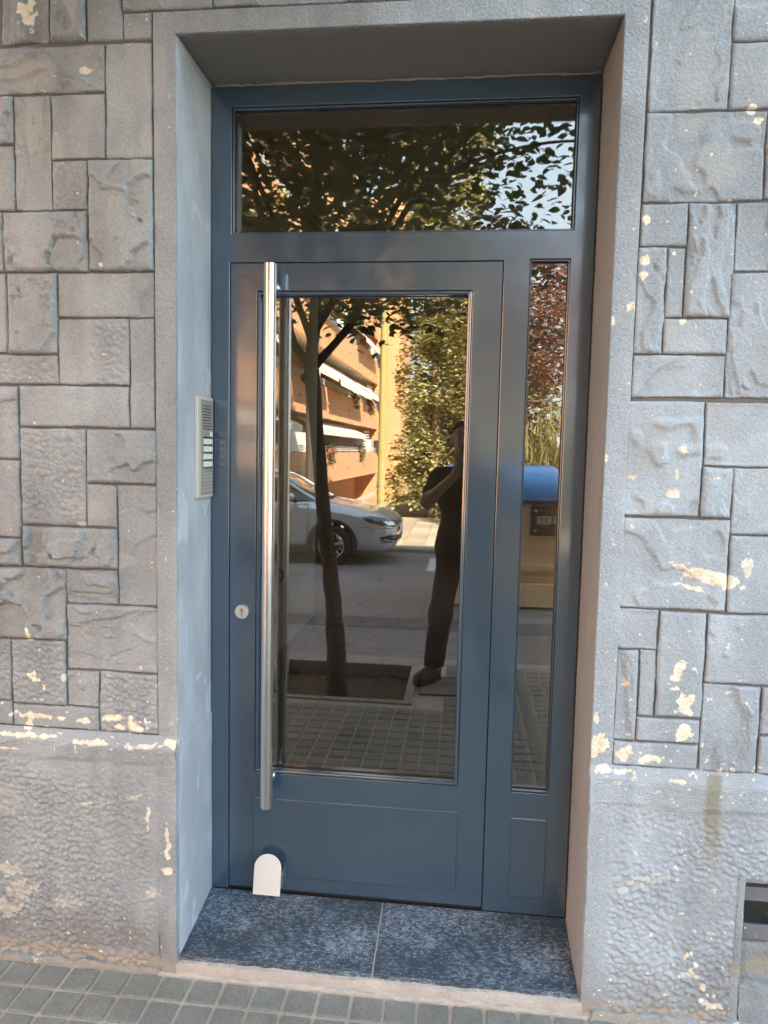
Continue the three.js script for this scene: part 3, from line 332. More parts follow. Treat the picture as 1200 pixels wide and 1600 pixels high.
{ const far = [], farC = []; let k = 0; const cover = (x, z) => x > 0.58 && x < 0.98 && z > 1.96 && z < 2.36;
  for (let j = 0; j < 14; j++) for (let i = -34; i < 40; i++) { const x = i * 0.2 + 0.06, z = 0.125 + j * 0.2; if (x > PIT[0] - 0.16 && x < PIT[2] + 0.16 && z > PIT[1] - 0.16 && z < PIT[3] + 0.16) continue; if (z > 2.82) continue;
    const y = PAVE + (rnd() - 0.5) * 0.002, a = Math.floor(rnd() * 4), b = Math.floor(rnd() * 4);
    if (i >= -4 && i <= 10) { const m = part('paving_tile', padGeos[a], mTiles[rnd() < 0.5 ? 0 : b], pavement, [x, y, z]); m.rotation.y = Math.floor(rnd() * 4) * Math.PI / 2; }
    else { const m = new THREE.Matrix4().makeRotationY(a * Math.PI / 2); m.setPosition(x, y, z); far.push(m); const t = 0.86 + rnd() * 0.2; farC.push(new THREE.Color(t, t, t)); } }
  instanced('far_paving_tiles', padGeos[0], mTiles[0], far, pavement, farC); }
const mKerb = std({ map: rep(concrete(23, [128, 124, 116], [168, 162, 152]), 0.8), roughness: 0.9, bumpMap: tileBump, bumpScale: 0.002 });
for (let i = 0; i < 12; i++) part('kerb_stone', wornBox(-6 + i * 1.0 + 0.004, -0.4, KERB - 0.13, -5 + i * 1.0 - 0.004, PAVE - 0.001, KERB + 0.02, 0.05, 0.003), mKerb, pavement);
// tree pit: concrete edging sunk in the pavement and bare soil
const pit = structure('tree_pit');
{ const s = shapeOf([[PIT[0] - 0.0, -PIT[1]], [PIT[2], -PIT[1]], [PIT[2], -PIT[3]], [PIT[0], -PIT[3]]]); s.holes.push(rectPath(PIT[0] + 0.06, -PIT[3] + 0.06, PIT[2] - 0.06, -PIT[1] - 0.06)); part('edging', planarUV(new THREE.ExtrudeGeometry(s, { depth: 0.2, bevelEnabled: true, bevelSize: 0.006, bevelThickness: 0.006, bevelOffset: -0.006, bevelSegments: 2 }).rotateX(-Math.PI / 2).translate(0, PAVE - 0.2, 0)), mKerb, pit);
  const g = new THREE.PlaneGeometry(1.06, 0.9, 60, 50).rotateX(-Math.PI / 2); const p = g.attributes.position; for (let i = 0; i < p.count; i++) p.setY(i, (fbm(p.getX(i) * 9 + 4, p.getZ(i) * 9, 4, 3) - 0.5) * 0.07); g.translate(0.02, PAVE - 0.09, 2.35); g.computeVertexNormals(); part('soil', planarUV(g), std({ map: rep(concrete(33, [62, 48, 38], [104, 84, 66]), 0.5), roughness: 1, bumpMap: rep(stucco, 0.12), bumpScale: 0.006 }), pit); }
// square service cover of four tiles, a hair-line metal rim round it
const cover = thing('service_cover', 'square service cover inlaid with pavement tiles beside the tree pit', 'utility cover', [0.78, PAVE + 0.001, 2.30]);
part('rim', ring(-0.19, -0.19, 0.19, 0.19, 0.008, 0, 0.006, 0.001).rotateX(-Math.PI / 2), std({ color: lin(0.12, 0.11, 0.1), roughness: 0.6, metalness: 0.6 }), cover);
part('lid', planarUV(box(-0.181, -0.004, -0.181, 0.181, 0.003, 0.181, 0.001)), std({ map: rep(tileTex, 0.3), roughness: 0.9, bumpMap: tileBump, bumpScale: 0.003 }), cover);
// road, one sheet, patched and cracked asphalt
const asphalt = tex(1024, 1024, (u, v) => { const a = fbmw(u, v, 4, 4, 3), b = vnw(u * 400, v * 400, 400, 400, 7), c = fbmw(u, v, 120, 2, 11), band = fbmw(u * 0.999, v, 3, 2, 29); let k = 122 + (a - 0.5) * 44 + (b - 0.5) * 26 + (c - 0.5) * 26 + (band - 0.5) * 22; const cr = Math.abs(fbmw(u, v, 5, 4, 51) - 0.5); if (cr < 0.006) k *= 0.65; return [k, k * 0.97, k * 0.94]; }, { srgb: true });
const road = structure('road');
part('asphalt', planarUV(new THREE.BoxGeometry(120, 0.4, FK - KERB - 0.03).translate(10, ROAD - 0.2, (FK + KERB) / 2)), std({ map: rep(asphalt, 3.2), roughness: 0.88, bumpMap: rep(stucco, 0.3), bumpScale: 0.005 }), road);
const mLine = std({ map: rep(concrete(43, [176, 172, 164], [206, 202, 194]), 0.7), roughness: 0.8 });
part('bay_line', planarUV(new THREE.BoxGeometry(0.34, 0.004, 1.3).translate(0.52, ROAD + 0.0035, 8.55)), mLine, road);
part('bay_line', planarUV(new THREE.BoxGeometry(0.12, 0.004, 2.0).translate(-4.6, ROAD + 0.0035, 8.75)), mLine, road);
part('repair_strip', planarUV(new THREE.BoxGeometry(60, 0.004, 0.45).translate(4, ROAD + 0.0025, 4.6)), std({ map: rep(asphalt, 2.1), color: lin(0.55, 0.55, 0.56), roughness: 0.9 }), road);
// far pavement of pale slabs in full sun
const farPave = structure('far_pavement');
part('kerb', wornBox(-14, -0.5, FK - 0.02, 16, PAVE + 0.0, FK + 0.16, 0.25, 0.004), mKerb, farPave);
part('slab_base', planarUV(box(-14, -0.5, FK + 0.16, 16, PAVE - 0.02, 12.9, 0)), mGrout, farPave); part('slab_base', planarUV(box(-1.6, -0.5, 12.9, 16, PAVE - 0.02, 15.4, 0)), mGrout, farPave);
{ const r = mulberry(77), g = planarUV(B(0.392, 0.05, 0.392, 0.006)), mS = [[150, 136, 116], [158, 146, 126], [142, 126, 106]].map((c, i) => std({ map: rep(concrete(53 + i, c, c.map((x) => x + 30)), 0.9), roughness: 0.9 })); const rest = [], cols = [];
  for (let j = 0; j < 13; j++) for (let i = -30; i < 38; i++) { const x = i * 0.4, z = FK + 0.37 + j * 0.4; if (z > 12.8 && x < -1.5) continue; const y = PAVE - 0.025 + (r() - 0.5) * 0.004, m = Math.floor(r() * 3); if (i >= -3 && i <= 7) part('paving_slab', g, mS[m], farPave, [x, y, z]); else { rest.push(new THREE.Matrix4().setPosition(x, y, z)); const t = 0.9 + r() * 0.15; cols.push(new THREE.Color(t, t, t)); } }
  instanced('far_paving_slabs', g, mS[0], rest, farPave, cols); }
// land beyond, falling away to the left under the flats, out to the horizon
{ const g = new THREE.PlaneGeometry(600, 600, 150, 150).rotateX(-Math.PI / 2); const p = g.attributes.position; for (let i = 0; i < p.count; i++) { let x = p.getX(i), z = p.getZ(i); const q = (a) => Math.sign(a) * Math.pow(Math.abs(a) / 300, 1.9) * 300; x = q(x); z = q(z) + 20; const d = sstep(12.9, 19, z) * sstep(-1.2, -4.5, x); p.setXYZ(i, x, (z < 16 ? -0.45 : -0.16) - 2.6 * d + (fbm(x * 0.3, z * 0.3, 3, 5) - 0.5) * 0.3 * sstep(16, 20, z), z); } g.computeVertexNormals();
  const m = part('ground', planarUV(g), std({ map: rep(concrete(63, [92, 84, 58], [132, 118, 84]), 3), roughness: 1 }), scene); m.userData.kind = 'structure'; }

// ================================================================ planting
// a leaf: pointed oval folded along its midrib
function leafGeo(l, w, fold = 0.25) { const p = [[0, 0, 0], [0.22, 0.42, 1], [0.55, 0.5, 1], [0.85, 0.2, 1], [1, 0, 0]]; const pos = [], idx = []; for (const [t, b, f] of p) { pos.push(-b * w, fold * b * w * f, t * l, 0, -0.03 * l * t * t, t * l, b * w, fold * b * w * f, t * l); } for (let i = 0; i < 4; i++) { const a = i * 3; idx.push(a, a + 3, a + 1, a + 1, a + 3, a + 4, a + 1, a + 4, a + 2, a + 2, a + 4, a + 5); } const g = new THREE.BufferGeometry(); g.setAttribute('position', new THREE.Float32BufferAttribute(pos, 3)); g.setIndex(idx); g.computeVertexNormals(); return g; }
const mLeaf = (c) => phys({ color: new THREE.Color(...c), roughness: 0.75, transmission: 0.5, thickness: 0, ior: 1.4 });
function leafMatrix(P, s, r, droop = 0.6) { const e = new THREE.Euler(droop * (0.4 + r() * 1.1) - 0.3, r() * Math.PI * 2, (r() - 0.5) * 1.2, 'YXZ'); return new THREE.Matrix4().compose(P, new THREE.Quaternion().setFromEuler(e), new THREE.Vector3(s, s, s)); }
const bark = tex(256, 512, (u, v) => 0.5 * fbmw(u, v, 6, 3, 3) + 0.5 * (1 - Math.abs(fbmw(u * 3 % 1, v, 8, 4, 9) - 0.5) * 2));
const barkMap = (lo, hi) => rep(tex(128, 256, (u, v) => mix3(lo, hi, fbmw(u, v, 8, 4, 6)), { srgb: true }), 0.3, 0.6);
const mBark = std({ map: barkMap([58, 48, 40], [96, 82, 70]), roughness: 0.95, bumpMap: rep(bark, 0.2, 0.4), bumpScale: 0.012 });
// street tree in the pit: leaning trunk, fork at two metres, broad crown of large leaves over the pavement
{ const t = thing('street_tree', 'young street tree with slim leaning dark trunk forking in a pit by the door', 'tree', [0.02, PAVE - 0.09, 2.10]); const o = new THREE.Vector3(0.02, PAVE - 0.09, 2.10); const L = (a) => [a[0] - o.x, a[1] - o.y, a[2] - o.z];
  part('trunk', merged([taper([[0.035, -0.25, 2.1], [0.02, 0.1, 2.1], [-0.02, 0.62, 2.1], [-0.085, 1.15, 2.1], [-0.135, 1.65, 2.1], [-0.175, 2.05, 2.1], [-0.19, 2.2, 2.1]].map(L), [0.082, 0.066, 0.056, 0.047, 0.045, 0.056, 0.05], 14, 0.25), new THREE.SphereGeometry(0.035, 10, 8).translate(...L([-0.215, 2.03, 2.08]))]), mBark, t);
  const tips = []; const br = (pts, r) => { part('branch', taper(pts.map(L), r, 9, 0.2), mBark, t); tips.push(pts); };
  br([[-0.185, 2.12, 2.1], [-0.30, 2.26, 2.08], [-0.36, 2.5, 2.1], [-0.5, 2.9, 2.2], [-0.7, 3.6, 2.3], [-0.9, 4.3, 2.4]], [0.038, 0.032, 0.03, 0.026, 0.018, 0.008]);
  br([[-0.185, 2.12, 2.1], [-0.16, 2.5, 2.12], [-0.18, 2.9, 2.05], [-0.1, 3.6, 2.0], [-0.15, 4.6, 2.1], [-0.05, 5.4, 2.1]], [0.045, 0.04, 0.037, 0.03, 0.02, 0.008]);
  br([[-0.17, 2.1, 2.1], [-0.04, 2.24, 2.1], [0.10, 2.42, 2.12], [0.2, 2.7, 2.15], [0.5, 3.3, 2.3], [1.0, 3.9, 2.5], [1.4, 4.4, 2.7]], [0.034, 0.028, 0.027, 0.025, 0.02, 0.014, 0.007]);
  br([[-0.18, 2.3, 2.1], [-0.06, 2.55, 2.2], [-0.0, 2.75, 2.4], [0.05, 3.3, 2.8], [0.1, 3.9, 3.3]], [0.028, 0.025, 0.022, 0.016, 0.007]);
  br([[-0.19, 2.3, 2.1], [-0.26, 2.52, 2.0], [-0.3, 2.8, 1.8], [-0.5, 3.4, 1.5], [-0.6, 4.0, 1.2]], [0.026, 0.022, 0.02, 0.014, 0.006]);
  br([[0.2, 2.7, 2.15], [0.35, 3.0, 1.9], [0.8, 3.5, 1.6], [1.2, 3.8, 1.4]], [0.02, 0.018, 0.012, 0.006]);
  br([[0.5, 3.3, 2.3], [0.9, 3.5, 2.3], [1.5, 3.6, 2.3], [2.0, 3.5, 2.3]], [0.016, 0.012, 0.009, 0.004]);
  const r = mulberry(12), ms = [], cs = []; const clumps = []; for (let i = 0; i < 250; i++) { let x, y, z, ok = 0; while (!ok) { x = (r() * 2 - 1) * 2.35 - 0.3; y = 2.5 + r() * 3.3; z = 2.15 + (r() * 2 - 1) * 1.9; const q = ((x + 0.15) / 2.4) ** 2 + ((y - 4.1) / 1.75) ** 2 + ((z - 2.15) / 1.95) ** 2; ok = q < 1 && q > 0.04; if (x > 0.55 && r() < 0.45) ok = 0; if (y < 3.0 && Math.abs(x) > 1.0) ok = 0; } clumps.push([x, y, z, 0.26 + r() * 0.22]); }
  for (const [x, y, z] of [[-0.5, 2.62, 2.1], [-0.25, 2.7, 2.3], [0.12, 2.66, 2.2], [0.1, 2.55, 2.0], [-0.05, 2.75, 2.5], [0.25, 2.5, 2.1]]) clumps.push([x, y, z, 0.22]);
  for (const [cx, cy, cz, cr] of clumps) { const n = Math.round(96 * (cr / 0.35) ** 2); for (let k = 0; k < n; k++) { const P = new THREE.Vector3(cx + (r() + r() + r() - 1.5) * cr * 1.1, cy + (r() + r() + r() - 1.5) * cr * 0.9, cz + (r() + r() + r() - 1.5) * cr * 1.1); if (P.y < 2.36) continue; P.sub(o); ms.push(leafMatrix(P, 0.65 + r() * 0.6, r)); const g = 0.75 + r() * 0.5; cs.push(new THREE.Color(0.052 * g, 0.085 * g, 0.026 * g)); } }
  instanced('crown', leafGeo(0.082, 0.052), mLeaf([1, 1, 1]), ms, t, cs); }
function twigTree(name, label, pos, trunkPts, trunkR, clumps, n, leaf, cols, seed, mb, branches = []) { const t = thing(name, label, 'tree', pos); part('trunk', merged([taper(trunkPts, trunkR, 8, 0.25), ...branches.map((b) => taper(b[0], b[1], 6, 0.2))]), mb, t);
  const r = mulberry(seed), ms = [], cs = []; let tot = 0; for (const c of clumps) tot += c[3] * c[4] * c[5]; for (const [cx, cy, cz, rx, ry, rz] of clumps) { const k = Math.round(n * rx * ry * rz / tot); for (let i = 0; i < k; i++) { let u, v, w; do { u = r() * 2 - 1; v = r() * 2 - 1; w = r() * 2 - 1; } while (u * u + v * v + w * w > 1); const m = Math.pow(u * u + v * v + w * w, -0.18); u *= m; v *= m; w *= m; const X = cx + u * rx, Y = cy + v * ry, Z = cz + w * rz; if (vn3(X * 1.7 + seed, Y * 1.7, Z * 1.7) * 0.6 + vn3(X * 4.1, Y * 4.1 + seed, Z * 4.1) * 0.4 < 0.43) continue; ms.push(leafMatrix(new THREE.Vector3(X, Y, Z), 0.6 + r() * 0.7, r)); const c = cols[Math.floor(r() * cols.length)], g = 0.7 + r() * 0.6; cs.push(new THREE.Color(c[0] * g, c[1] * g, c[2] * g)); } }
  instanced('crown', leaf, mLeaf([1, 1, 1]), ms, t, cs); return t; }
const mPaleBark = std({ map: barkMap([120, 104, 84], [176, 156, 128]), roughness: 0.95, bumpMap: rep(bark, 0.3, 0.6), bumpScale: 0.02 });
const ivy = [[0.52, 0.47, 0.14], [0.42, 0.41, 0.12], [0.58, 0.50, 0.2], [0.3, 0.32, 0.09], [0.54, 0.44, 0.22]];
twigTree('ivy_clad_tree', 'tall thin ivy-clad tree with pale trunk next to the yellow pole', [0.10, PAVE, 15.7], [[0, -0.3, 0], [0.05, 2, 0], [-0.05, 5, 0.1], [0.1, 8, 0], [0.15, 11, 0]], [0.13, 0.11, 0.09, 0.07, 0.03], [[-0.25, 1.2, 0, 0.9, 1.5, 0.8], [-0.1, 3.4, 0, 0.95, 1.7, 0.8], [0.0, 6, 0.1, 1.15, 2.2, 0.9], [0.1, 9, 0, 1.3, 2.3, 1.0], [-0.8, 7.6, 0.2, 0.8, 1.2, 0.7], [-0.75, 0.6, 0.1, 0.7, 0.75, 0.6]], 26000, leafGeo(0.12, 0.09), ivy, 41, mPaleBark, [[[[0, 2.6, 0], [0.5, 3.4, -0.2], [1.0, 3.9, -0.3]], [0.05, 0.035, 0.015]], [[[0, 4, 0], [-0.5, 5, -0.2], [-0.7, 6, -0.3]], [0.05, 0.035, 0.015]], [[[0, 1.2, -0.1], [0.7, 1.9, -0.5], [1.3, 2.2, -0.6]], [0.04, 0.03, 0.012]]]);
twigTree('leafy_bush', 'broad sunlit yellow-green bush growing behind the photographer across the street', [1.0, PAVE, 16.4], [[0, -0.3, 0], [0, 1.4, 0], [0.1, 3, 0]], [0.1, 0.07, 0.03], [[0, 1.1, 0, 1.6, 1.5, 0.9], [-0.2, 2.6, 0, 1.5, 1.4, 0.9], [0.6, 3.7, 0.3, 0.9, 0.7, 0.7]], 22000, leafGeo(0.115, 0.085), [[0.55, 0.49, 0.16], [0.44, 0.42, 0.13], [0.6, 0.51, 0.22], [0.34, 0.34, 0.11]], 43, mPaleBark);
const purple = [[0.055, 0.022, 0.026], [0.08, 0.03, 0.03], [0.035, 0.016, 0.02]];
twigTree('purple_leaved_tree', 'dark purple-leaved tree rising behind the yellow-green bush', [1.75, PAVE, 19], [[0, -0.4, 0], [0.1, 2.5, 0], [0, 5, 0]], [0.16, 0.12, 0.06], [[0, 6.2, 0, 2.4, 2.2, 1.8], [0.8, 4.6, 0, 1.8, 1.2, 1.4]], 9000, leafGeo(0.18, 0.13), purple, 45, mBark);
twigTree('red_leaved_tree', 'sunlit copper-leaved tree with open crown behind the blue recycling container', [3.0, PAVE, 14.2], [[0.2, -0.4, 0], [0.1, 1.0, 0], [0.25, 2.2, 0], [0.1, 3.5, 0], [0.2, 5, 0]], [0.12, 0.1, 0.08, 0.05, 0.02], [[0, 3.0, 0, 1.9, 1.0, 1.2], [-0.3, 4.3, 0, 1.9, 1.1, 1.3], [-0.4, 5.6, 0, 1.4, 0.9, 1.0], [0.7, 5.1, 0.2, 0.9, 0.5, 0.9]], 8000, leafGeo(0.10, 0.065), [[0.36, 0.16, 0.08], [0.28, 0.11, 0.06], [0.42, 0.22, 0.12], [0.2, 0.08, 0.05]], 47, mBark, [[[[0.1, 1.3, 0], [-0.4, 1.7, -0.1], [-0.9, 2.4, -0.2]], [0.06, 0.045, 0.02]], [[[0.2, 1.8, 0], [0.8, 2.4, 0], [1.2, 3.2, 0.1]], [0.05, 0.035, 0.015]]]);
const ever = [[0.2, 0.21, 0.06], [0.14, 0.16, 0.045], [0.26, 0.25, 0.07], [0.1, 0.13, 0.035]];
[[0.3, 22.5, 8.6, 'tall dense green tree close behind the ivy-clad tree'], [1.5, 23.2, 8.2, 'tall dense green tree behind the yellow-green bush'], [2.9, 23.8, 6.4, 'tall dense green tree behind the purple-leaved tree']].forEach(([x, z, h, l], i) => twigTree('dense_tree', l, [x, PAVE, z], [[0, -0.5, 0], [0.1, h * 0.4, 0], [0, h * 0.85, 0]], [0.16, 0.11, 0.03], [[0, h * 0.2, 0, 1.4, h * 0.22, 1.1], [0, h * 0.5, 0, 1.45, h * 0.25, 1.1], [0, h * 0.8, 0, 1.0, h * 0.2, 0.9]], 6500, leafGeo(0.24, 0.17), ever, 71 + i, mBark));
// spiky yellowish shrub under the copper tree
{ const t = thing('spiky_shrub', 'low spiky yellow-green shrub under the copper-leaved tree behind the container', 'shrub', [2.6, PAVE, 13.0]); const r = mulberry(61), ms = [], cs = []; for (let i = 0; i < 1500; i++) { const P = new THREE.Vector3((r() - 0.5) * 3.4, 0.1 + Math.pow(r(), 0.8) * (1.5 + 0.6 * r()), (r() - 0.5) * 0.9); const e = new THREE.Euler(-1.2 + (r() - 0.5) * 1.4, r() * 6.28, 0, 'YXZ'); const s = 0.7 + r() * 0.8; ms.push(new THREE.Matrix4().compose(P, new THREE.Quaternion().setFromEuler(e), new THREE.Vector3(s, s, s))); const g = 0.7 + r() * 0.6; cs.push(new THREE.Color(0.3 * g, 0.27 * g, 0.09 * g)); }
  instanced('foliage', leafGeo(0.42, 0.045), mLeaf([1, 1, 1]), ms, t, cs); part('stem', merged(Array.from({ length: 7 }, (_, i) => taper([[i * 0.45 - 1.4, -0.3, 0], [i * 0.45 - 1.38, 0.5, 0.05], [i * 0.45 - 1.3, 1.1, 0]], [0.05, 0.04, 0.015], 6))), mBark, t); }
// round green tree between the flats and the tall ivy, seen over the street tree
twigTree('green_tree', 'leafy green tree standing in front of the brick flats behind the parked car', [-3.6, -1.2, 17.5], [[0, -1.2, 0], [0.1, 2.5, 0], [0, 5, 0]], [0.15, 0.12, 0.05], [[0, 8.2, 0, 2.6, 1.7, 1.8], [1.2, 7.0, 0, 1.3, 0.9, 1.2]], 5200, leafGeo(0.14, 0.085), [[0.14, 0.2, 0.04], [0.1, 0.16, 0.03], [0.2, 0.24, 0.06]], 49, mBark);

// ================================================================ brick flats across the street, their long front running away from us
{ const brick = tex(512, 512, (u, v) => { const rows = 12, row = Math.floor(v * rows), off = (row % 2) * 0.5, cu = u * 4 + off, bi = Math.floor(cu) % 4, j = (cu % 1) < 0.05 || (v * rows % 1) < 0.14; const t = hash2(bi, row, 5), n = vn(u * 90, v * 90, 3); return j ? [216, 184, 150] : mix3([198, 134, 88], [224, 164, 116], t * 0.7 + n * 0.3); }, { srgb: true });
  const mBrick = std({ map: rep(brick, 1.0, 0.9), roughness: 0.9 }), mSoffit = std({ color: lin(0.5, 0.42, 0.33), roughness: 0.9 }), mRail = std({ color: lin(0.7, 0.68, 0.64), roughness: 0.4, metalness: 0.2 }), mAwn = std({ color: lin(0.76, 0.70, 0.58), roughness: 0.95, side: THREE.DoubleSide }), mWhite = std({ color: lin(0.75, 0.71, 0.65), roughness: 0.9 }), mWin = std({ color: lin(0.04, 0.045, 0.05), roughness: 0.12 }), mFrame = std({ color: lin(0.55, 0.5, 0.44), roughness: 0.5 }), mShut = std({ color: lin(0.3, 0.2, 0.13), roughness: 0.8 });
  // local axes: x along the front (away from us), y up, z out of the front (towards +x of the street)
  const b = thing('brick_flats', 'long orange brick block of flats with striped balconies and cream awnings across the street', 'building', [-5.55, 0, 12.5], -Math.PI / 2); const pb = (x0, y0, z0, x1, y1, z1, r) => pbox(x0, y0, -z1, x1, y1, -z0, r); b.rotation.y = -Math.PI / 2 + 0.018;
  const L = 36, floors = [-1.55, 1.4, 4.3, 7.25, 10.15, 13.0];
  // z in this group: +z points to the street's +x after the turn
  part('wall', pb(-2, -4, -7, L, 15.5, -1.45, 0.01), mBrick, b);
  part('roof', pb(-2.2, 15.5, -7.2, L + 0.2, 15.8, 0.1, 0.02), mSoffit, b);
  const sh = (g) => g;
  floors.forEach((f, k) => { // f: top of this floor's brick parapet
    const y0 = f - 1.28;
    part('balcony', merged([sh(pb(-1, y0 - 0.02, -1.45, L - 3, y0 + 0.18, -0.16, 0.01))]), mSoffit, b);
    part('parapet', pb(-1, y0 - 0.1, -0.16, L - 3, f, 0, 0.015), mBrick, b);
    const rail = part('railing', merged([0.1, 0.19, 0.28].map((h) => pb(-1, f + h - 0.028, -0.1, L - 3, f + h + 0.028, -0.06, 0.005))), mRail, b);
    const posts = []; for (let x = -0.5; x < L - 3; x += 1.6) posts.push(pb(x - 0.02, f, -0.1, x + 0.02, f + 0.28, -0.06, 0.005)); part('railing_posts', merged(posts), mRail, rail).userData.kind = 'stuff';
    if (k === 0) { for (let x = 0; x < L - 4; x += 3.1) part('column', pb(x - 0.2, -4, -0.6, x + 0.2, y0 - 0.02, -0.2, 0.02), mWhite, b); return; }
    for (let x = 1; x < L - 5; x += 5.2) { // behind each balcony: glazed doors and a window, a white party screen
      const w = part('balcony_door', merged([pb(x, y0 + 0.18, -1.449, x + 1.9, y0 + 2.2, -1.40, 0.01)]), mFrame, b); part('pane', merged([pb(x + 0.08, y0 + 0.3, -1.41, x + 0.92, y0 + 2.12, -1.39, 0.004), pb(x + 1.0, y0 + 0.3, -1.41, x + 1.82, y0 + 2.12, -1.39, 0.004)]), mWin, w);
      const v = part('window', pb(x + 2.9, y0 + 1.0, -1.449, x + 4.1, y0 + 2.2, -1.40, 0.01), mFrame, b); part('shutter', pb(x + 2.98, y0 + 1.08, -1.41, x + 4.02, y0 + 2.12, -1.39, 0.004), mShut, v);
      part('party_screen', pb(x + 4.5, y0 + 0.1, -1.4, x + 4.58, y0 + (k % 2 ? 2.1 : 1.9), -0.17, 0.01), mWhite, b); part('bulkhead_lamp', B(0.14, 0.1, 0.08, 0.01, x + 0.2, y0 + 0.55, -0.04), mShut, b); }
  });
  // awnings: a sloping cloth on arms with a hanging valance
  const awn = (x0, x1, k, drop, out) => { const y = floors[k] + 1.52; const s = shapeOf([[-0.9, y], [-0.9, y - 0.015], [out - 0.02, y - drop - 0.012], [out - 0.02, y - drop - 0.25], [out, y - drop - 0.25], [out, y - drop]]); const g = new THREE.ExtrudeGeometry(s, { depth: x1 - x0, bevelEnabled: false }); const p = g.attributes.position; for (let i = 0; i < p.count; i++) { const X = p.getX(i), Y = p.getY(i), Z = p.getZ(i); p.setXYZ(i, x1 - Z, Y, -X); } g.computeVertexNormals(); part('awning', g, mAwn, b); };
  awn(2, 7.5, 1, 0.45, 0.2); awn(8, 11, 1, 0.5, 0.3); awn(14, 26, 1, 0.5, 0.3); awn(4.2, 9, 2, 0.7, 0.35); awn(9.6, 15.5, 2, 1.15, 0.75); awn(16, 25, 2, 1.25, 0.75); awn(26, 31, 2, 1.0, 0.5); awn(12, 19, 3, 0.8, 0.5); awn(24, 31, 3, 1.15, 0.6); awn(5, 12, 3, 0.7, 0.4); awn(14, 24, 4, 0.8, 0.5);
  part('white_screen', pb(7.2, floors[1] + 0.0, -0.35, 9.2, floors[1] + 0.95, -0.28, 0.01), mWhite, b); part('white_screen', pb(11.2, floors[1] + 0.0, -0.35, 15.6, floors[1] + 0.8, -0.28, 0.01), mWhite, b);
  for (const [x, k] of [[29, 1], [30, 2], [30.5, 3]]) part('slatted_screen', merged(Array.from({ length: 8 }, (_, i) => pb(x, floors[k] + 0.05 + i * 0.17, -0.3, x + 2.2, floors[k] + 0.14 + i * 0.17, -0.26, 0.01))), mWhite, b);
  // stair tower closing the far end of the block
  part('stair_tower', pb(L - 3, -4, -6, L + 3, 18, 1.55, 0.02), mBrick, b);
  for (let k = 0; k < 5; k++) part('tower_window', pb(L - 3.04, 1.2 + k * 2.9, -0.2, L - 2.98, 2.2 + k * 2.9, 0.5, 0.005), mWin, b);
  // flowers along two railings
  const flower = (name, label, x, k, red) => { const o = new THREE.Vector3(x, floors[k] + 0.02, -0.06).applyAxisAngle(new THREE.Vector3(0, 1, 0), b.rotation.y).add(b.position); const t = thing(name, label, 'plant', [o.x, o.y, o.z], b.rotation.y); const r = mulberry(Math.round(x * 10) + k), ms = [], cs = []; for (let i = 0; i < 260; i++) { const P = new THREE.Vector3((r() - 0.5) * 1.5, (r() - 0.55) * 0.9, (r() - 0.2) * 0.3); ms.push(leafMatrix(P, 0.8 + r(), r)); const c = r() < red ? [0.5, 0.03, 0.03] : [0.1, 0.15, 0.03]; cs.push(new THREE.Color(...c)); } instanced('foliage', leafGeo(0.13, 0.08), mLeaf([1, 1, 1]), ms, t, cs); part('trough', box(-0.7, -0.02, -0.12, 0.7, 0.16, 0.02, 0.01), std({ color: lin(0.3, 0.12, 0.06), roughness: 0.8 }), t); };
  flower('balcony_plant', 'red-flowering plants trailing over the lowest balcony railing of the flats', 17.5, 1, 0.3); flower('balcony_plant', 'small green plant by the slatted screen on the lowest balcony', 26.5, 1, 0.02); flower('balcony_plant', 'green trailing plants on the middle balcony railing near the screen', 24, 2, 0.05); flower('balcony_plant', 'trailing plant with red flowers at the far end of the middle balcony', 29.5, 2, 0.2);
}
// yellow pole on the far pavement behind the car
{ const p = thing('street_pole', 'tall yellow-painted street pole rising behind the silver car', 'pole', [-0.66, PAVE, 10.6]); const mY = std({ map: rep(concrete(83, [152, 134, 78], [186, 168, 102]), 0.5), roughness: 0.7 });
  part('shaft', new THREE.CylinderGeometry(0.052, 0.074, 8.4, 20).translate(0, 4.2, 0), mY, p); part('base_sleeve', new THREE.CylinderGeometry(0.088, 0.095, 0.5, 20).translate(0, 0.25, 0), mY, p); for (const y of [1.02, 0.72]) part('band', new THREE.CylinderGeometry(0.078, 0.078, 0.035, 20).translate(0, y, 0), std({ color: lin(0.45, 0.43, 0.38), metalness: 0.6, roughness: 0.5 }), p); part('cap', new THREE.SphereGeometry(0.054, 16, 8).translate(0, 8.4, 0), mY, p); }

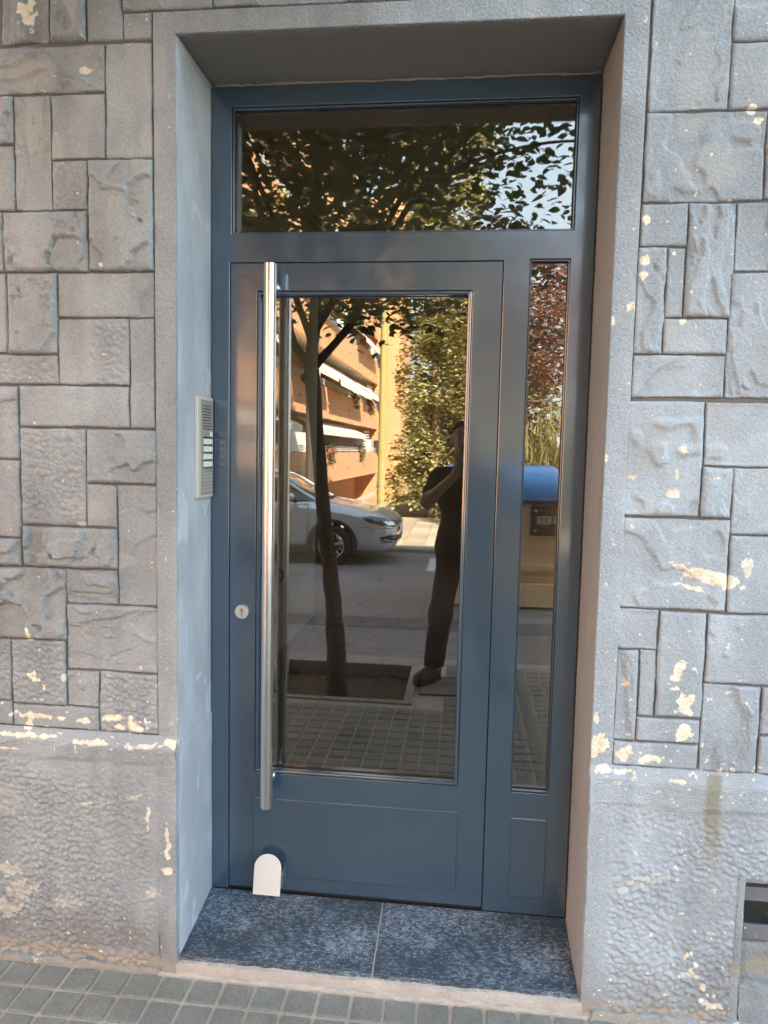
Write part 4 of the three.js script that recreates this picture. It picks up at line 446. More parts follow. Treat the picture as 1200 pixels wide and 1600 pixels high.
// ================================================================ silver hatchback parked at the far kerb, nose to +x
{ const car = thing('parked_car', 'silver hatchback with dark wheel-arch trim parked at the far kerb, nose to the right', 'car', [-0.15, ROAD, 8.98]);
  const mBody = phys({ color: lin(0.56, 0.56, 0.56), metalness: 0.4, roughness: 0.34, clearcoat: 1, clearcoatRoughness: 0.03 }), mBlack = std({ color: lin(0.018, 0.018, 0.018), roughness: 0.55 }), mTrimC = std({ color: lin(0.035, 0.034, 0.033), roughness: 0.75 }), mCarGlass = phys({ color: lin(0.03, 0.035, 0.035), roughness: 0.03, ior: 1.6 }), mChrome = std({ color: lin(0.75, 0.75, 0.75), metalness: 1, roughness: 0.12 }), mLens = phys({ color: lin(0.09, 0.095, 0.1), roughness: 0.06, clearcoat: 1, metalness: 0.5 });
  const key = (t, pts) => { for (let i = 1; i < pts.length; i++) if (t <= pts[i][0]) { const [a, p] = pts[i - 1], [b, q] = pts[i]; const k = (t - a) / (b - a); return p + (q - p) * k * k * (3 - 2 * k) * 0.5 + (q - p) * k * 0.5; } return pts[pts.length - 1][1]; };
  const LEN = 4.05;
  const halfW = (s) => key(s, [[0, 0.50], [0.06, 0.63], [0.16, 0.72], [0.35, 0.785], [0.7, 0.825], [1.2, 0.84], [3.2, 0.84], [3.7, 0.81], [3.95, 0.72], [LEN, 0.6]]);
  const top = (s) => key(s, [[0, 0.66], [0.05, 0.72], [0.14, 0.77], [0.35, 0.85], [0.7, 0.93], [1.1, 0.99], [1.35, 1.02], [3.3, 1.05], [3.8, 1.04], [LEN, 0.9]]);
  const bot = (s) => key(s, [[0, 0.34], [0.05, 0.25], [0.2, 0.2], [3.7, 0.2], [LEN, 0.32]]);
  const shoulder = (s) => key(s, [[0, 0.6], [0.1, 0.66], [0.4, 0.74], [1.0, 0.83], [1.4, 0.88], [3.6, 0.94], [LEN, 0.8]]);
  const ringAt = (s) => { const w = halfW(s), t = top(s), b = bot(s), h = shoulder(s); const c = [[0, b], [0.7 * w, b], [0.93 * w, b + 0.03], [0.985 * w, b + 0.12], [w, mix(b, h, 0.5)], [0.995 * w, mix(b, h, 0.72)], [0.972 * w, h - 0.02], [0.945 * w, h + 0.012], [0.86 * w, mix(h, t, 0.55)], [0.6 * w, mix(h, t, 0.88)], [0.3 * w, t - 0.008], [0, t]]; return c; };
  // skin of half the body as a smooth grid, mirrored
  function skin() { const N = 96, pos = [], idx = []; const rows = []; for (let i = 0; i <= N; i++) { const s = LEN * (i / N < 0.5 ? 2 * (i / N) ** 2 : 1 - 2 * (1 - i / N) ** 2); const c = ringAt(s); const cv = new THREE.CatmullRomCurve3(c.map((p) => new THREE.Vector3(0, p[1], p[0])), false, 'centripetal'); const half = cv.getPoints(36); rows.push([...half.map((p) => [-s, p.y, -p.z]), ...half.slice(0, -1).reverse().map((p) => [-s, p.y, p.z])]); } const M = rows[0].length; for (const r of rows) for (const p of r) pos.push(...p); for (let i = 0; i < N; i++) for (let j = 0; j < M; j++) { const a = i * M + j, b2 = i * M + (j + 1) % M, c2 = a + M, d2 = b2 + M; idx.push(a, b2, c2, b2, d2, c2); }
    // close the two ends
    for (const [row, flip] of [[0, 1], [N, 0]]) { const cI = pos.length / 3; const rr = rows[row]; pos.push(rr[0][0], (rr[0][1] + rr[36][1]) / 2, 0); for (let j = 0; j < M; j++) { const a = row * M + j, b2 = row * M + (j + 1) % M; flip ? idx.push(cI, b2, a) : idx.push(cI, a, b2); } }
    const g = new THREE.BufferGeometry(); g.setAttribute('position', new THREE.Float32BufferAttribute(pos, 3)); g.setIndex(idx); g.setAttribute('uv', new THREE.Float32BufferAttribute(new Float32Array(pos.length / 3 * 2), 2)); g.computeVertexNormals(); return g; }
  const FW0 = -0.98, RW0 = -3.45, WR = 0.305, WZ = 0.77;
  let shell = new Brush(skin(), mBody); shell.updateMatrixWorld(); const ev = new Evaluator(); ev.useGroups = false;
  const cut = (geo) => { const c = new Brush(geo, mBody); c.updateMatrixWorld(); shell = ev.evaluate(shell, c, SUBTRACTION); };
  for (const x of [FW0, RW0]) for (const s of [-1, 1]) { const g = new THREE.CylinderGeometry(0.352, 0.352, 0.5, 40).rotateX(Math.PI / 2); g.translate(x, WR + 0.01, s * 0.75); cut(g); }
  part('body', shell.geometry, mBody, car);
  const bodyMesh = new THREE.Mesh(skin(), new THREE.MeshBasicMaterial({ side: THREE.DoubleSide })); bodyMesh.updateMatrixWorld(); const ray = new THREE.Raycaster();
  const hit = (o, d) => { ray.set(new THREE.Vector3(...o), new THREE.Vector3(...d).normalize()); const h = ray.intersectObject(bodyMesh); return h.length ? h[h.length - 1] : null; };
  // a patch lying on the front corner: outline in (angle from straight ahead, height), lifted a few millimetres
  function nosePatch(name, outline, mat, lift, parent, sgn = -1, n = 22) { const s = shapeOf(outline); const xs = outline.map((p) => p[0]), ys = outline.map((p) => p[1]); const x0 = Math.min(...xs), x1 = Math.max(...xs), y0 = Math.min(...ys), y1 = Math.max(...ys); const inside = (x, y) => { let c = false; for (let i = 0, j = outline.length - 1; i < outline.length; j = i++) { const [ax, ay] = outline[i], [bx, by] = outline[j]; if ((ay > y) !== (by > y) && x < (bx - ax) * (y - ay) / (by - ay) + ax) c = !c; } return c; };
    const pts = s.getPoints(1), dense = []; for (let i = 0; i < pts.length; i++) { const a = pts[i], b2 = pts[(i + 1) % pts.length], k = Math.max(1, Math.ceil(Math.hypot(a.x - b2.x, (a.y - b2.y) * 2) / 0.06)); for (let q = 0; q < k; q++) dense.push(new THREE.Vector2(mix(a.x, b2.x, q / k), mix(a.y, b2.y, q / k))); }
    const g2 = new THREE.ShapeGeometry(new THREE.Shape(dense)); // triangulate, then split until small
    let tri = []; const ix = g2.index.array, pp = g2.attributes.position; for (let i = 0; i < ix.length; i += 3) tri.push([0, 1, 2].map((k) => [pp.getX(ix[i + k]), pp.getY(ix[i + k])]));
    for (let pass = 0; pass < 4; pass++) { const out = []; for (const [a, b2, c] of tri) { const e = [[a, b2], [b2, c], [c, a]].map(([p, q]) => Math.hypot(p[0] - q[0], (p[1] - q[1]) * 2)); const m = Math.max(...e); if (m < 0.07) { out.push([a, b2, c]); continue; } const md = (p, q) => [(p[0] + q[0]) / 2, (p[1] + q[1]) / 2]; if (e[0] === m) { const d = md(a, b2); out.push([a, d, c], [d, b2, c]); } else if (e[1] === m) { const d = md(b2, c); out.push([a, b2, d], [a, d, c]); } else { const d = md(c, a); out.push([a, b2, d], [d, b2, c]); } } tri = out; }
    const pos = []; const P = (p) => { const d = [Math.cos(p[0]), 0, Math.sin(p[0]) * sgn]; const h = hit([-0.9, p[1], 0], d); const q = h ? h.point : new THREE.Vector3(0, p[1], 0); return [q.x + d[0] * lift, q.y, q.z + d[2] * lift]; };
    for (const t of tri) { const q = t.map(P); (sgn < 0 ? q.reverse() : q).forEach((v) => pos.push(...v)); }
    const g = new THREE.BufferGeometry(); g.setAttribute('position', new THREE.Float32BufferAttribute(pos, 3)); g.computeVertexNormals(); return part(name, g, mat, parent); }
  for (const s of [-1, 1]) {
    const hl = nosePatch('headlight', [[0.44, 0.60], [0.60, 0.585], [0.86, 0.62], [1.06, 0.70], [1.12, 0.755], [0.95, 0.765], [0.70, 0.735], [0.46, 0.685]], mLens, 0.006, car, s);
    nosePatch('lamp_reflector', [[0.55, 0.625], [0.72, 0.625], [0.80, 0.68], [0.60, 0.68]], mChrome, 0.010, hl, s); nosePatch('lamp_rim', [[0.44, 0.60], [0.60, 0.585], [0.86, 0.62], [1.06, 0.70], [1.06, 0.688], [0.86, 0.608], [0.60, 0.573], [0.44, 0.588]], mChrome, 0.009, hl, s);
    nosePatch('lower_intake', [[0.36, 0.34], [0.80, 0.36], [0.86, 0.44], [0.72, 0.475], [0.38, 0.46]], mBlack, 0.006, car, s);
    nosePatch('chrome_strip', [[0.36, 0.385], [0.62, 0.375], [0.72, 0.40], [0.84, 0.395], [0.84, 0.378], [0.72, 0.384], [0.62, 0.357], [0.36, 0.368]], mChrome, 0.012, car, s);
    nosePatch('fog_lamp', [[0.56, 0.41], [0.70, 0.42], [0.70, 0.45], [0.56, 0.45]], mLens, 0.011, car, s);
    nosePatch('grille', [[0, 0.60], [0.43, 0.605], [0.43, 0.675], [0, 0.67]], mBlack, 0.006, car, s); nosePatch('grille_bar', [[0, 0.632], [0.43, 0.638], [0.43, 0.648], [0, 0.642]], mChrome, 0.010, car, s);
    nosePatch('front_intake', [[0, 0.33], [0.34, 0.335], [0.34, 0.43], [0, 0.43]], mBlack, 0.006, car, s);
    nosePatch('bumper_seam', [[0.5, 0.565], [1.25, 0.60], [1.25, 0.606], [0.5, 0.571]], mBlack, 0.004, car, s);
  }
  part('number_plate', B(0.008, 0.11, 0.50, 0.003, 0.025, 0.515, 0), std({ color: lin(0.7, 0.7, 0.68), roughness: 0.4 }), car);
  part('badge', new THREE.TorusGeometry(0.045, 0.007, 8, 24).rotateY(Math.PI / 2).translate(0.02, 0.645, 0), mChrome, car);
  for (const x of [FW0, RW0]) for (const s of [-1, 1]) {
    const arch = new THREE.Group(); { const sh = new THREE.Shape(); sh.absarc(0, 0, 0.40, -0.32, Math.PI + 0.32, false); sh.absarc(0, 0, 0.345, Math.PI + 0.32, -0.32, true); const z0 = halfW(-x) - 0.03; const g = plate(sh, 0, 0.04, 0.006); if (s < 0) g.rotateY(Math.PI); part('wheel_arch_trim', g, mTrimC, car, [x, WR + 0.005, s * z0]); }
    part('arch_liner', new THREE.CylinderGeometry(0.35, 0.35, 0.3, 32, 1, true, -Math.PI / 2 - 0.4 + Math.PI / 2, Math.PI + 0.8).rotateX(Math.PI / 2).translate(x, WR + 0.01, s * 0.62), std({ color: lin(0.01, 0.01, 0.01), roughness: 1, side: THREE.DoubleSide }), car);
    const wheel = new THREE.Group(); wheel.name = 'wheel'; wheel.position.set(x, WR, s * WZ); car.add(wheel);
    const pr = [[0.2, -0.095], [0.27, -0.1], [0.297, -0.085], [0.305, -0.05], [0.305, 0.05], [0.297, 0.085], [0.27, 0.1], [0.2, 0.095]].map((p) => new THREE.Vector2(...p)); part('tyre', new THREE.LatheGeometry(pr, 44).rotateX(Math.PI / 2), mBlack, wheel);
    const rim = [new THREE.TorusGeometry(0.2, 0.012, 8, 40).translate(0, 0, s * 0.085), new THREE.CylinderGeometry(0.2, 0.2, 0.15, 40, 1, true).rotateX(Math.PI / 2), new THREE.CylinderGeometry(0.04, 0.045, 0.03, 20).rotateX(Math.PI / 2).translate(0, 0, s * 0.075)]; for (let i = 0; i < 5; i++) for (const o of [-0.13, 0.13]) { const a = i / 5 * Math.PI * 2 + 0.3 + o; rim.push(cyl([Math.cos(a - o * 0.7) * 0.03, Math.sin(a - o * 0.7) * 0.03, s * 0.072], [Math.cos(a) * 0.195, Math.sin(a) * 0.195, s * 0.082], 0.016, 0.013, 6)); }
    part('rim', merged(rim), std({ color: lin(0.5, 0.5, 0.5), metalness: 0.9, roughness: 0.3 }), wheel); part('brake_disc', new THREE.CylinderGeometry(0.13, 0.13, 0.02, 28).rotateX(Math.PI / 2).translate(0, 0, s * 0.02), std({ color: lin(0.12, 0.12, 0.12), metalness: 0.8, roughness: 0.5 }), wheel); }
  // cabin: glazed volume, roof skin and pillars
  const cab = (s, k) => { const y = key(s, [[1.15, 0.97], [1.45, 1.14], [1.9, 1.36], [2.15, 1.43], [2.7, 1.46], [3.3, 1.43], [3.75, 1.33], [4.0, 1.04]]); const w0 = key(s, [[1.15, 0.66], [1.5, 0.74], [3.4, 0.77], [4.0, 0.66]]), w1 = key(s, [[1.15, 0.6], [1.9, 0.60], [3.3, 0.59], [4.0, 0.55]]); return { y, w0, w1 }; };
  { const N = 40, M = 13, pos = [], idx = []; for (let i = 0; i <= N; i++) { const s = 1.15 + 2.85 * i / N, { y, w0, w1 } = cab(s); const yb = top(s) - 0.08; const prof = [[-w0, yb], [-mix(w0, w1, 0.5), mix(yb, y, 0.55)], [-w1, y - 0.05], [-w1 * 0.94, y - 0.015], [-w1 * 0.7, y + 0.0], [-w1 * 0.35, y + 0.012], [0, y + 0.016]]; const all = [...prof, ...prof.slice(0, -1).reverse().map((p) => [-p[0], p[1]])]; for (const p of all) pos.push(-s, p[1], p[0]); } for (let i = 0; i < N; i++) for (let j = 0; j < M - 1; j++) { const a = i * M + j; idx.push(a, a + 1, a + M, a + 1, a + M + 1, a + M); } const g = new THREE.BufferGeometry(); g.setAttribute('position', new THREE.Float32BufferAttribute(pos, 3)); g.setIndex(idx); g.computeVertexNormals(); part('windows', g, mCarGlass, car);
    const rp = [], ri = []; const R0 = 12, R1 = 37; for (let i = R0; i <= R1; i++) { const s = 1.15 + 2.85 * i / N, { y, w1 } = cab(s); for (const [k, dy] of [[-1.015, -0.055], [-0.97, -0.008], [-0.7, 0.008], [-0.35, 0.02], [0, 0.024], [0.35, 0.02], [0.7, 0.008], [0.97, -0.008], [1.015, -0.055]]) rp.push(-s, y + dy, w1 * k); } for (let i = 0; i < R1 - R0; i++) for (let j = 0; j < 8; j++) { const a = i * 9 + j; ri.push(a, a + 1, a + 9, a + 1, a + 10, a + 9); } const rg = new THREE.BufferGeometry(); rg.setAttribute('position', new THREE.Float32BufferAttribute(rp, 3)); rg.setIndex(ri); rg.computeVertexNormals(); part('roof', rg, mBody, car); }
  for (const s of [-1, 1]) { const at = (q, f) => { const c = cab(q), yb = top(q) - 0.05; return [-q, mix(yb, c.y - 0.03, f), s * (mix(c.w0, c.w1, f) + 0.004)]; };
    part('front_pillar', taper([at(1.22, 0.2), at(1.45, 0.75), at(1.75, 0.97), at(2.05, 1.0)], [0.035, 0.032, 0.03, 0.028], 8), mBody, car); part('centre_pillar', taper([at(2.55, 0), at(2.58, 0.5), at(2.62, 1)], [0.035, 0.035, 0.03], 8), mBlack, car); part('rear_pillar', taper([at(3.85, 0.1), at(3.6, 0.6), at(3.4, 1)], [0.09, 0.08, 0.05], 8), mBody, car);
    part('roof_rail', taper([at(1.9, 1.02), at(2.6, 1.03), at(3.4, 1.02)], [0.022, 0.022, 0.022], 8), mBody, car); part('window_sill_trim', taper([[-1.35, 0.975, s * 0.775], [-2.4, 1.0, s * 0.80], [-3.6, 1.02, s * 0.785]], [0.012, 0.012, 0.012], 6), mBlack, car);
    const mir = part('door_mirror', new THREE.SphereGeometry(0.1, 20, 12).scale(0.75, 0.62, 1.05).translate(-1.62, 1.05, s * 0.93), mBody, car); part('mirror_foot', taper([[-1.56, 0.96, s * 0.78], [-1.58, 1.0, s * 0.86]], [0.03, 0.03], 8), mBlack, mir);
    for (const x of [-1.36, -2.5]) part('door_seam', merged([taper([[x, 0.95, s * 0.81], [x + 0.02, 0.7, s * 0.842], [x, 0.45, s * 0.842], [x, 0.3, s * 0.838]], [0.004, 0.004, 0.004, 0.004], 5)]), mBlack, car);
    part('sill_cladding', pbox(-3.08, 0.19, s * 0.845 - 0.02, -1.36, 0.30, s * 0.845 + 0.012, 0.008), mTrimC, car); }
  part('wiper_cowl', taper([[-1.2, 0.975, -0.62], [-1.12, 0.995, 0], [-1.2, 0.975, 0.62]], [0.03, 0.03, 0.03], 8), mBlack, car);
}

// ================================================================ recycling container standing in the road
{ const c = thing('recycling_container', 'cream street recycling container with bright blue rounded lid and dark label panel', 'container', [1.30, ROAD, 5.6]); const mC = std({ color: lin(0.90, 0.64, 0.36), roughness: 0.55 }), mB = phys({ color: lin(0.08, 0.42, 0.95), roughness: 0.35, clearcoat: 0.6, clearcoatRoughness: 0.15 }), mD = std({ color: lin(0.035, 0.028, 0.03), roughness: 0.6 });
  const w = 0.66; const side = (pts, hw, bevel = 0.04) => { const g = new THREE.ExtrudeGeometry(shapeOf(pts), { depth: hw * 2 - bevel * 2, bevelEnabled: true, bevelSize: bevel, bevelThickness: bevel, bevelOffset: -bevel, bevelSegments: 4, curveSegments: 12 }); g.rotateY(-Math.PI / 2); g.translate(hw - bevel, 0, 0); return g; };
  part('bin_body', side([[0.06, 0.5], [0.0, 1.24], [1.30, 1.24], [1.2, 0.06], [0.10, 0.06], [0.06, 0.26]], w), mC, c); part('lower_ledge', side([[-0.01, 0.44], [-0.01, 0.51], [0.5, 0.51], [0.5, 0.44]], w - 0.006, 0.012), mC, c); part('lower_ledge', side([[0.02, 0.345], [0.02, 0.37], [0.5, 0.37], [0.5, 0.345]], w - 0.006, 0.01), mC, c); part('skirt', side([[-0.06, 0.03], [-0.04, 0.29], [0.5, 0.29], [0.5, 0.03]], w + 0.01, 0.02), mC, c);
  { const s = new THREE.Shape(); s.moveTo(-0.03, 1.22); s.lineTo(-0.04, 1.32); s.bezierCurveTo(-0.02, 1.50, 0.12, 1.61, 0.42, 1.64); s.lineTo(1.0, 1.62); s.bezierCurveTo(1.25, 1.60, 1.33, 1.42, 1.33, 1.22); s.closePath(); const bv = 0.11; const g = new THREE.ExtrudeGeometry(s, { depth: 2 * w - 2 * bv + 0.04, bevelEnabled: true, bevelSize: bv, bevelThickness: bv, bevelOffset: -bv, bevelSegments: 6, curveSegments: 18 }); g.rotateY(-Math.PI / 2); g.translate(w - bv + 0.02, 0, 0); part('lid', g, mB, c); }
  part('lid_lip', side([[-0.05, 1.205], [-0.05, 1.25], [0.2, 1.25], [0.2, 1.205]], w + 0.015, 0.012), std({ color: lin(0.02, 0.04, 0.13), roughness: 0.5 }), c); { const g = new THREE.TorusGeometry(0.16, 0.02, 8, 24, Math.PI).scale(1.2, 0.35, 1).translate(-0.18, 1.30, -0.045); part('lid_handle', g, std({ color: lin(0.01, 0.03, 0.1), roughness: 0.5 }), c); }
  const p = part('label_panel', box(0.33, 0.85, -0.055, 0.64, 1.20, 0.03, 0.01), mD, c);
  const canvas = document.createElement('canvas'); canvas.width = 512; canvas.height = 128; const k = canvas.getContext('2d'); k.fillStyle = '#b9b4ae'; k.fillRect(0, 0, 512, 128); k.fillStyle = '#3a3634'; for (let i = 0; i < 26; i++) { k.fillRect(120 + i * 13, 26, 9, 30); if (i > 1) k.fillRect(90 + i * 14, 74, 10, 30); } const lt = new THREE.CanvasTexture(canvas); lt.colorSpace = THREE.SRGBColorSpace;
  const face = new THREE.BoxGeometry(0.16, 0.09, 0.004); part('label', face, [0, 1, 2, 3, 4, 5].map((i) => i === 5 ? std({ map: lt, roughness: 0.5 }) : mD), p, [0.475, 1.03, -0.057]); part('label', new THREE.BoxGeometry(0.05, 0.09, 0.004), std({ color: lin(0.45, 0.43, 0.42), roughness: 0.5 }), p, [0.60, 1.03, -0.057]);
  for (const [x, y] of [[0.38, 1.13], [0.60, 1.13], [0.38, 0.91], [0.60, 0.91]]) part('bolt', new THREE.SphereGeometry(0.018, 12, 8).scale(1, 1, 0.5).translate(x, y, -0.056), std({ color: lin(0.45, 0.36, 0.26), metalness: 0.8, roughness: 0.4 }), p);
  for (const x of [-0.5, 0.5]) part('foot', box(x - 0.08, 0, 0.2, x + 0.08, 0.13, 1.1, 0.01), mD, c); part('pedal', box(-0.3, 0.18, -0.12, 0.0, 0.22, -0.04, 0.01), mD, c); }

// ================================================================ the photographer, standing on the pavement behind the lens
{ const bx = 0.88, py = PAVE + 0.012; const V = (x, y, z) => new THREE.Vector3(x, y, z);
  const per = thing('person', 'man in dark T-shirt and black trousers photographing the door with raised phone', 'person', [bx, PAVE, 2.42]); const O = per.position.clone();
  // tapered capsules joined by a smooth minimum
  const cap = (p, a, b, ra, rb) => { const ax = a.x, ay = a.y, az = a.z, dx = b.x - ax, dy = b.y - ay, dz = b.z - az, l2 = dx * dx + dy * dy + dz * dz || 1e-9; const t = Math.min(1, Math.max(0, ((p[0] - ax) * dx + (p[1] - ay) * dy + (p[2] - az) * dz) / l2)); const qx = p[0] - ax - dx * t, qy = p[1] - ay - dy * t, qz = p[2] - az - dz * t; return Math.sqrt(qx * qx + qy * qy + qz * qz) - (ra + (rb - ra) * t); };
  const field = (bones, k) => (p) => { let d = 9; for (const b of bones) { const e = b.length > 4 ? b[4](p) : cap(p, b[0], b[1], b[2], b[3]); const h = Math.max(k - Math.abs(d - e), 0) / k; d = Math.min(d, e) - h * h * k * 0.25; } return d; };
  function mesh(sdf, c, half, res) { const mc = new MarchingCubes(res, mJoint, false, false, 260000); mc.isolation = 0; const n = mc.size, f = mc.field; for (let z = 0; z < n; z++) for (let y = 0; y < n; y++) for (let x = 0; x < n; x++) f[z * n * n + y * n + x] = -sdf([c[0] + (x - n / 2) / (n / 2) * half, c[1] + (y - n / 2) / (n / 2) * half, c[2] + (z - n / 2) / (n / 2) * half]); mc.update(); const cnt = mc.count ?? mc.geometry.drawRange.count; const g = new THREE.BufferGeometry(); g.setAttribute('position', new THREE.BufferAttribute(mc.positionArray.slice(0, cnt * 3), 3)); g.setAttribute('normal', new THREE.BufferAttribute(mc.normalArray.slice(0, cnt * 3), 3)); g.scale(half, half, half); g.translate(c[0] - O.x, c[1] - O.y, c[2] - O.z); return g; }
  const ell = (c, r) => (p) => { const x = (p[0] - c.x) / r[0], y = (p[1] - c.y) / r[1], z = (p[2] - c.z) / r[2], l = Math.sqrt(x * x + y * y + z * z); return (l - 1) * Math.min(...r); };
  const E = (c, r) => [0, 0, 0, 0, ell(c, r)];
  const S = [-1, 1]; // -1: left side of the picture (his left)
  const hip = (s) => V(bx + s * 0.10, 0.83, 2.46), knee = (s) => V(bx + s * 0.15 - 0.01, 0.40, s < 0 ? 2.42 : 2.44), ank = (s) => V(bx + s * 0.20, 0.0, s < 0 ? 2.45 : 2.52), sho = (s) => V(bx + s * 0.185, 1.37, 2.44), elb = (s) => s < 0 ? V(0.612, 1.215, 2.26) : V(1.20, 1.18, 2.30), wri = (s) => s < 0 ? V(0.80, 1.405, 2.175) : V(0.985, 1.43, 2.175);
  const head = V(0.845, 1.635, 2.36);
  const torso = [[V(bx, 1.30, 2.46), V(bx, 1.02, 2.455), 0.135, 0.125], E(V(bx, 1.26, 2.455), [0.20, 0.21, 0.135]), E(V(bx, 0.97, 2.455), [0.185, 0.19, 0.135]), E(V(bx, 0.86, 2.46), [0.172, 0.13, 0.128]), [sho(-1), sho(1), 0.062, 0.062], [V(bx, 1.40, 2.45), V(0.868, 1.52, 2.41), 0.062, 0.055]];
  const arms = S.flatMap((s) => [[sho(s), elb(s), 0.057, 0.043], [elb(s), wri(s), 0.044, 0.029]]), legs = S.flatMap((s) => [[hip(s), knee(s), 0.088, 0.058], [knee(s), ank(s), 0.058, 0.038]]);
  const feet = S.map((s) => [ank(s), V(ank(s).x + s * 0.08, -0.06, ank(s).z - 0.12), 0.04, 0.032]);
  const mSkin = std({ color: lin(0.36, 0.22, 0.15), roughness: 0.6 });
  const body = field([...torso, ...arms, ...legs, ...feet], 0.05);
  // head with face
  const hd = [E(V(head.x, head.y + 0.035, head.z + 0.012), [0.076, 0.092, 0.094]), E(V(head.x, head.y - 0.045, head.z - 0.022), [0.058, 0.075, 0.066]), [V(head.x, head.y + 0.005, head.z - 0.088), V(head.x, head.y - 0.03, head.z - 0.104), 0.009, 0.014], ...S.map((s) => E(V(head.x + s * 0.078, head.y - 0.005, head.z + 0.012), [0.010, 0.032, 0.020])), [V(head.x - 0.03, head.y + 0.022, head.z - 0.078), V(head.x + 0.03, head.y + 0.022, head.z - 0.078), 0.011, 0.011], [V(head.x - 0.018, head.y - 0.064, head.z - 0.082), V(head.x + 0.018, head.y - 0.064, head.z - 0.082), 0.008, 0.008], [V(head.x, head.y - 0.1, head.z - 0.07), V(head.x, head.y - 0.1, head.z - 0.07), 0.02, 0.02], [V(head.x, head.y - 0.06, head.z + 0.02), V(0.87, 1.44, 2.42), 0.056, 0.06]];
  const headSdf = (() => { const f = field(hd, 0.022); const eyes = S.map((s) => V(head.x + s * 0.031, head.y + 0.002, head.z - 0.088)); return (p) => { let d = f(p); for (const e of eyes) d = Math.max(d, -(Math.hypot(p[0] - e.x, p[1] - e.y, p[2] - e.z) - 0.013)); return d; }; })();
  // hands round the phone: palm and five fingers each; phone stands just behind the lens, screen towards him
  const ph = V(0.868, 1.535, 2.103);
  const hand = (s) => { const w = wri(s), pc = V(ph.x + s * 0.052, ph.y - 0.035, ph.z + 0.035); const b = [[w, pc, 0.027, 0.027], E(pc, [0.024, 0.044, 0.028])]; for (let i = 0; i < 4; i++) { const y = pc.y + 0.036 - i * 0.021, l = [0.95, 1.05, 1, 0.8][i], k1 = V(pc.x + s * 0.012, y, pc.z - 0.02), k2 = V(ph.x + s * 0.049, y + 0.004, ph.z + 0.0), k3 = V(ph.x + s * (0.049 - 0.020 * l), y + 0.006, ph.z - 0.006 + 0.004); b.push([V(pc.x, y, pc.z), k1, 0.011, 0.0098], [k1, k2, 0.0098, 0.0088], [k2, V(k3.x, k3.y, Math.max(k3.z, 2.097)), 0.0086, 0.0078]); } const t1 = V(pc.x - s * 0.012, pc.y - 0.012, pc.z + 0.012), t2 = V(ph.x + s * 0.028, ph.y - 0.020, ph.z + 0.030), t3 = V(ph.x + s * 0.018, ph.y + 0.010, ph.z + 0.018); b.push([pc, t1, 0.016, 0.013], [t1, t2, 0.012, 0.0105], [t2, t3, 0.010, 0.0085]); return field(b, 0.012); };
  const handL = hand(-1), handR = hand(1);
  const bodyOnly = (p) => p[1] > 1.50 ? 9 : body(p);
  const gs = [mesh((p) => (p[1] > 1.515 ? 0.2 : body(p)), [bx, 0.78, 2.38], 0.95, 150), mesh(headSdf, [head.x, head.y - 0.02, head.z], 0.165, 96), mesh(handL, [0.835, 1.47, 2.14], 0.135, 84), mesh(handR, [0.94, 1.47, 2.14], 0.135, 84)];
  part('body', merged(gs), mSkin, per);
  // clothes follow the body a centimetre outside it
  const shirtB = [...torso, ...S.map((s) => [sho(s), V().lerpVectors(sho(s), elb(s), 0.62), 0.066, 0.062])]; const sf = field(shirtB, 0.05); const fold = (p) => (vn3(p[0] * 9, p[1] * 7, p[2] * 9) - 0.5) * 0.014;
  const clip = (d, ...c) => Math.max(d, ...c);
  part('t_shirt', mesh((p) => clip(sf(p) - 0.014 - fold(p) - sstep(1.1, 0.8, p[1]) * 0.012, p[1] - 1.455, 0.625 - p[1]), [bx, 1.04, 2.42], 0.52, 104), std({ color: lin(0.034, 0.034, 0.029), roughness: 0.95 }), per);
  const lf = field([...legs, E(V(bx, 0.86, 2.46), [0.172, 0.13, 0.128])], 0.05); part('trousers', mesh((p) => clip(lf(p) - 0.016 - sstep(0.6, 0.0, p[1]) * 0.022 - fold(p) * 0.8, p[1] - 0.93, 0.005 - p[1]), [bx, 0.45, 2.45], 0.56, 110), std({ color: lin(0.012, 0.012, 0.015), roughness: 0.9 }), per);
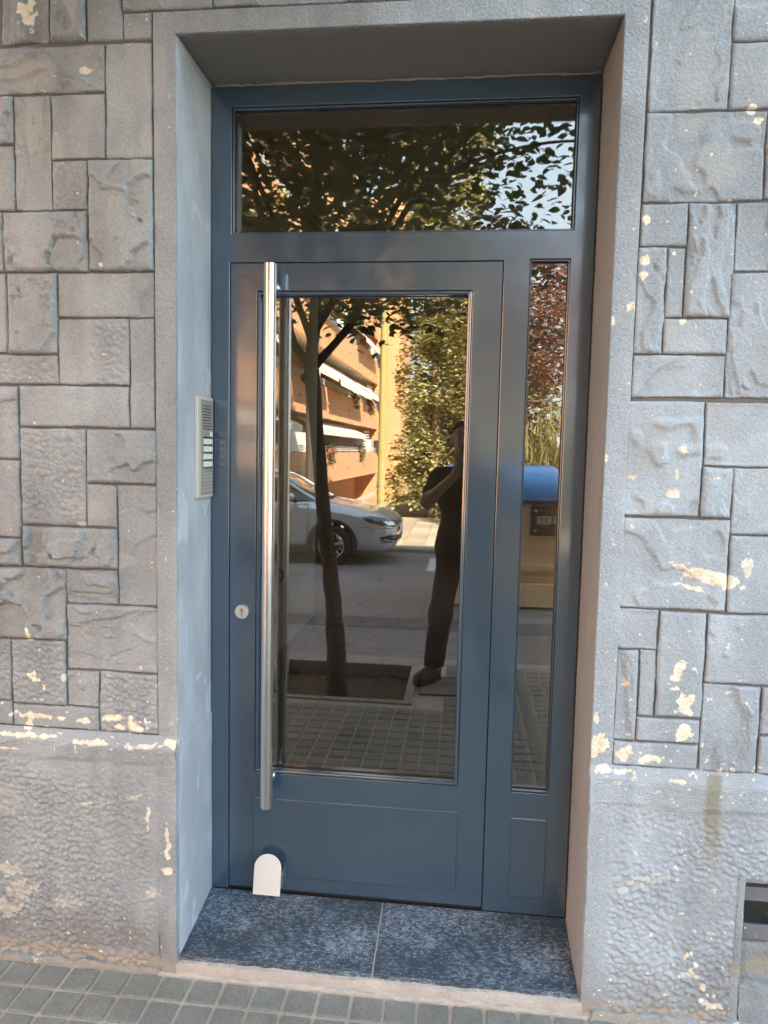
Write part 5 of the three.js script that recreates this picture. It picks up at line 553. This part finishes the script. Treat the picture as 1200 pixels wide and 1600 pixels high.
  for (const s of S) { const a = ank(s), f = field([[V(a.x, -0.045, a.z + 0.03), V(a.x + s * 0.095, -0.056, a.z - 0.14), 0.05, 0.045], [V(a.x, 0.02, a.z + 0.01), V(a.x, -0.04, a.z + 0.01), 0.046, 0.048], [V(a.x + s * 0.02, -0.02, a.z - 0.05), V(a.x + s * 0.085, -0.052, a.z - 0.13), 0.046, 0.038]], 0.03); part('shoe', mesh((p) => clip(f(p), -0.083 - p[1], p[1] - 0.045), [a.x + s * 0.04, -0.02, a.z - 0.05], 0.2, 64), std({ color: lin(0.05, 0.034, 0.024), roughness: 0.6 }), per); part('sole', mesh((p) => clip(f([p[0], -0.05, p[2]]) - 0.004, p[1] + 0.080, -0.0985 - p[1]), [a.x + s * 0.04, -0.09, a.z - 0.05], 0.2, 80), std({ color: lin(0.02, 0.018, 0.016), roughness: 0.8 }), per); }
  const hf = field([E(V(head.x, head.y + 0.045, head.z + 0.022), [0.084, 0.095, 0.098])], 0.02); part('hair', mesh((p) => clip(hf(p) - (vn3(p[0] * 60, p[1] * 60, p[2] * 60) - 0.5) * 0.008, (head.y + 0.062 - p[1]) * 0.8 - (p[2] - head.z + 0.02) * 1.1), [head.x, head.y + 0.04, head.z + 0.02], 0.13, 64), std({ color: lin(0.018, 0.013, 0.010), roughness: 0.9 }), per);
  for (const s of S) part('eye', new THREE.SphereGeometry(0.0115, 14, 10).translate(head.x + s * 0.031 - O.x, head.y + 0.002 - O.y, head.z - 0.080 - O.z), std({ color: lin(0.35, 0.33, 0.3), roughness: 0.2 }), per);
  const phone = thing('mobile_phone', 'dark mobile phone held up in front of the man\'s face', 'phone', [ph.x, ph.y, ph.z]); part('case', B(0.076, 0.160, 0.009, 0.004), std({ color: lin(0.015, 0.015, 0.018), roughness: 0.35 }), phone); part('screen', B(0.070, 0.150, 0.001, 0.0004, 0, 0, 0.0047), std({ color: lin(0.01, 0.01, 0.01), roughness: 0.1 }), phone); part('camera_bump', merged([cyl([-0.0184, 0.055, -0.0045], [-0.0184, 0.055, -0.007], 0.009, 0.009, 20), cyl([-0.0184, 0.03, -0.0045], [-0.0184, 0.03, -0.007], 0.009, 0.009, 20)]), std({ color: lin(0.02, 0.02, 0.02), roughness: 0.15 }), phone);
}

renderer.render(scene, camera);
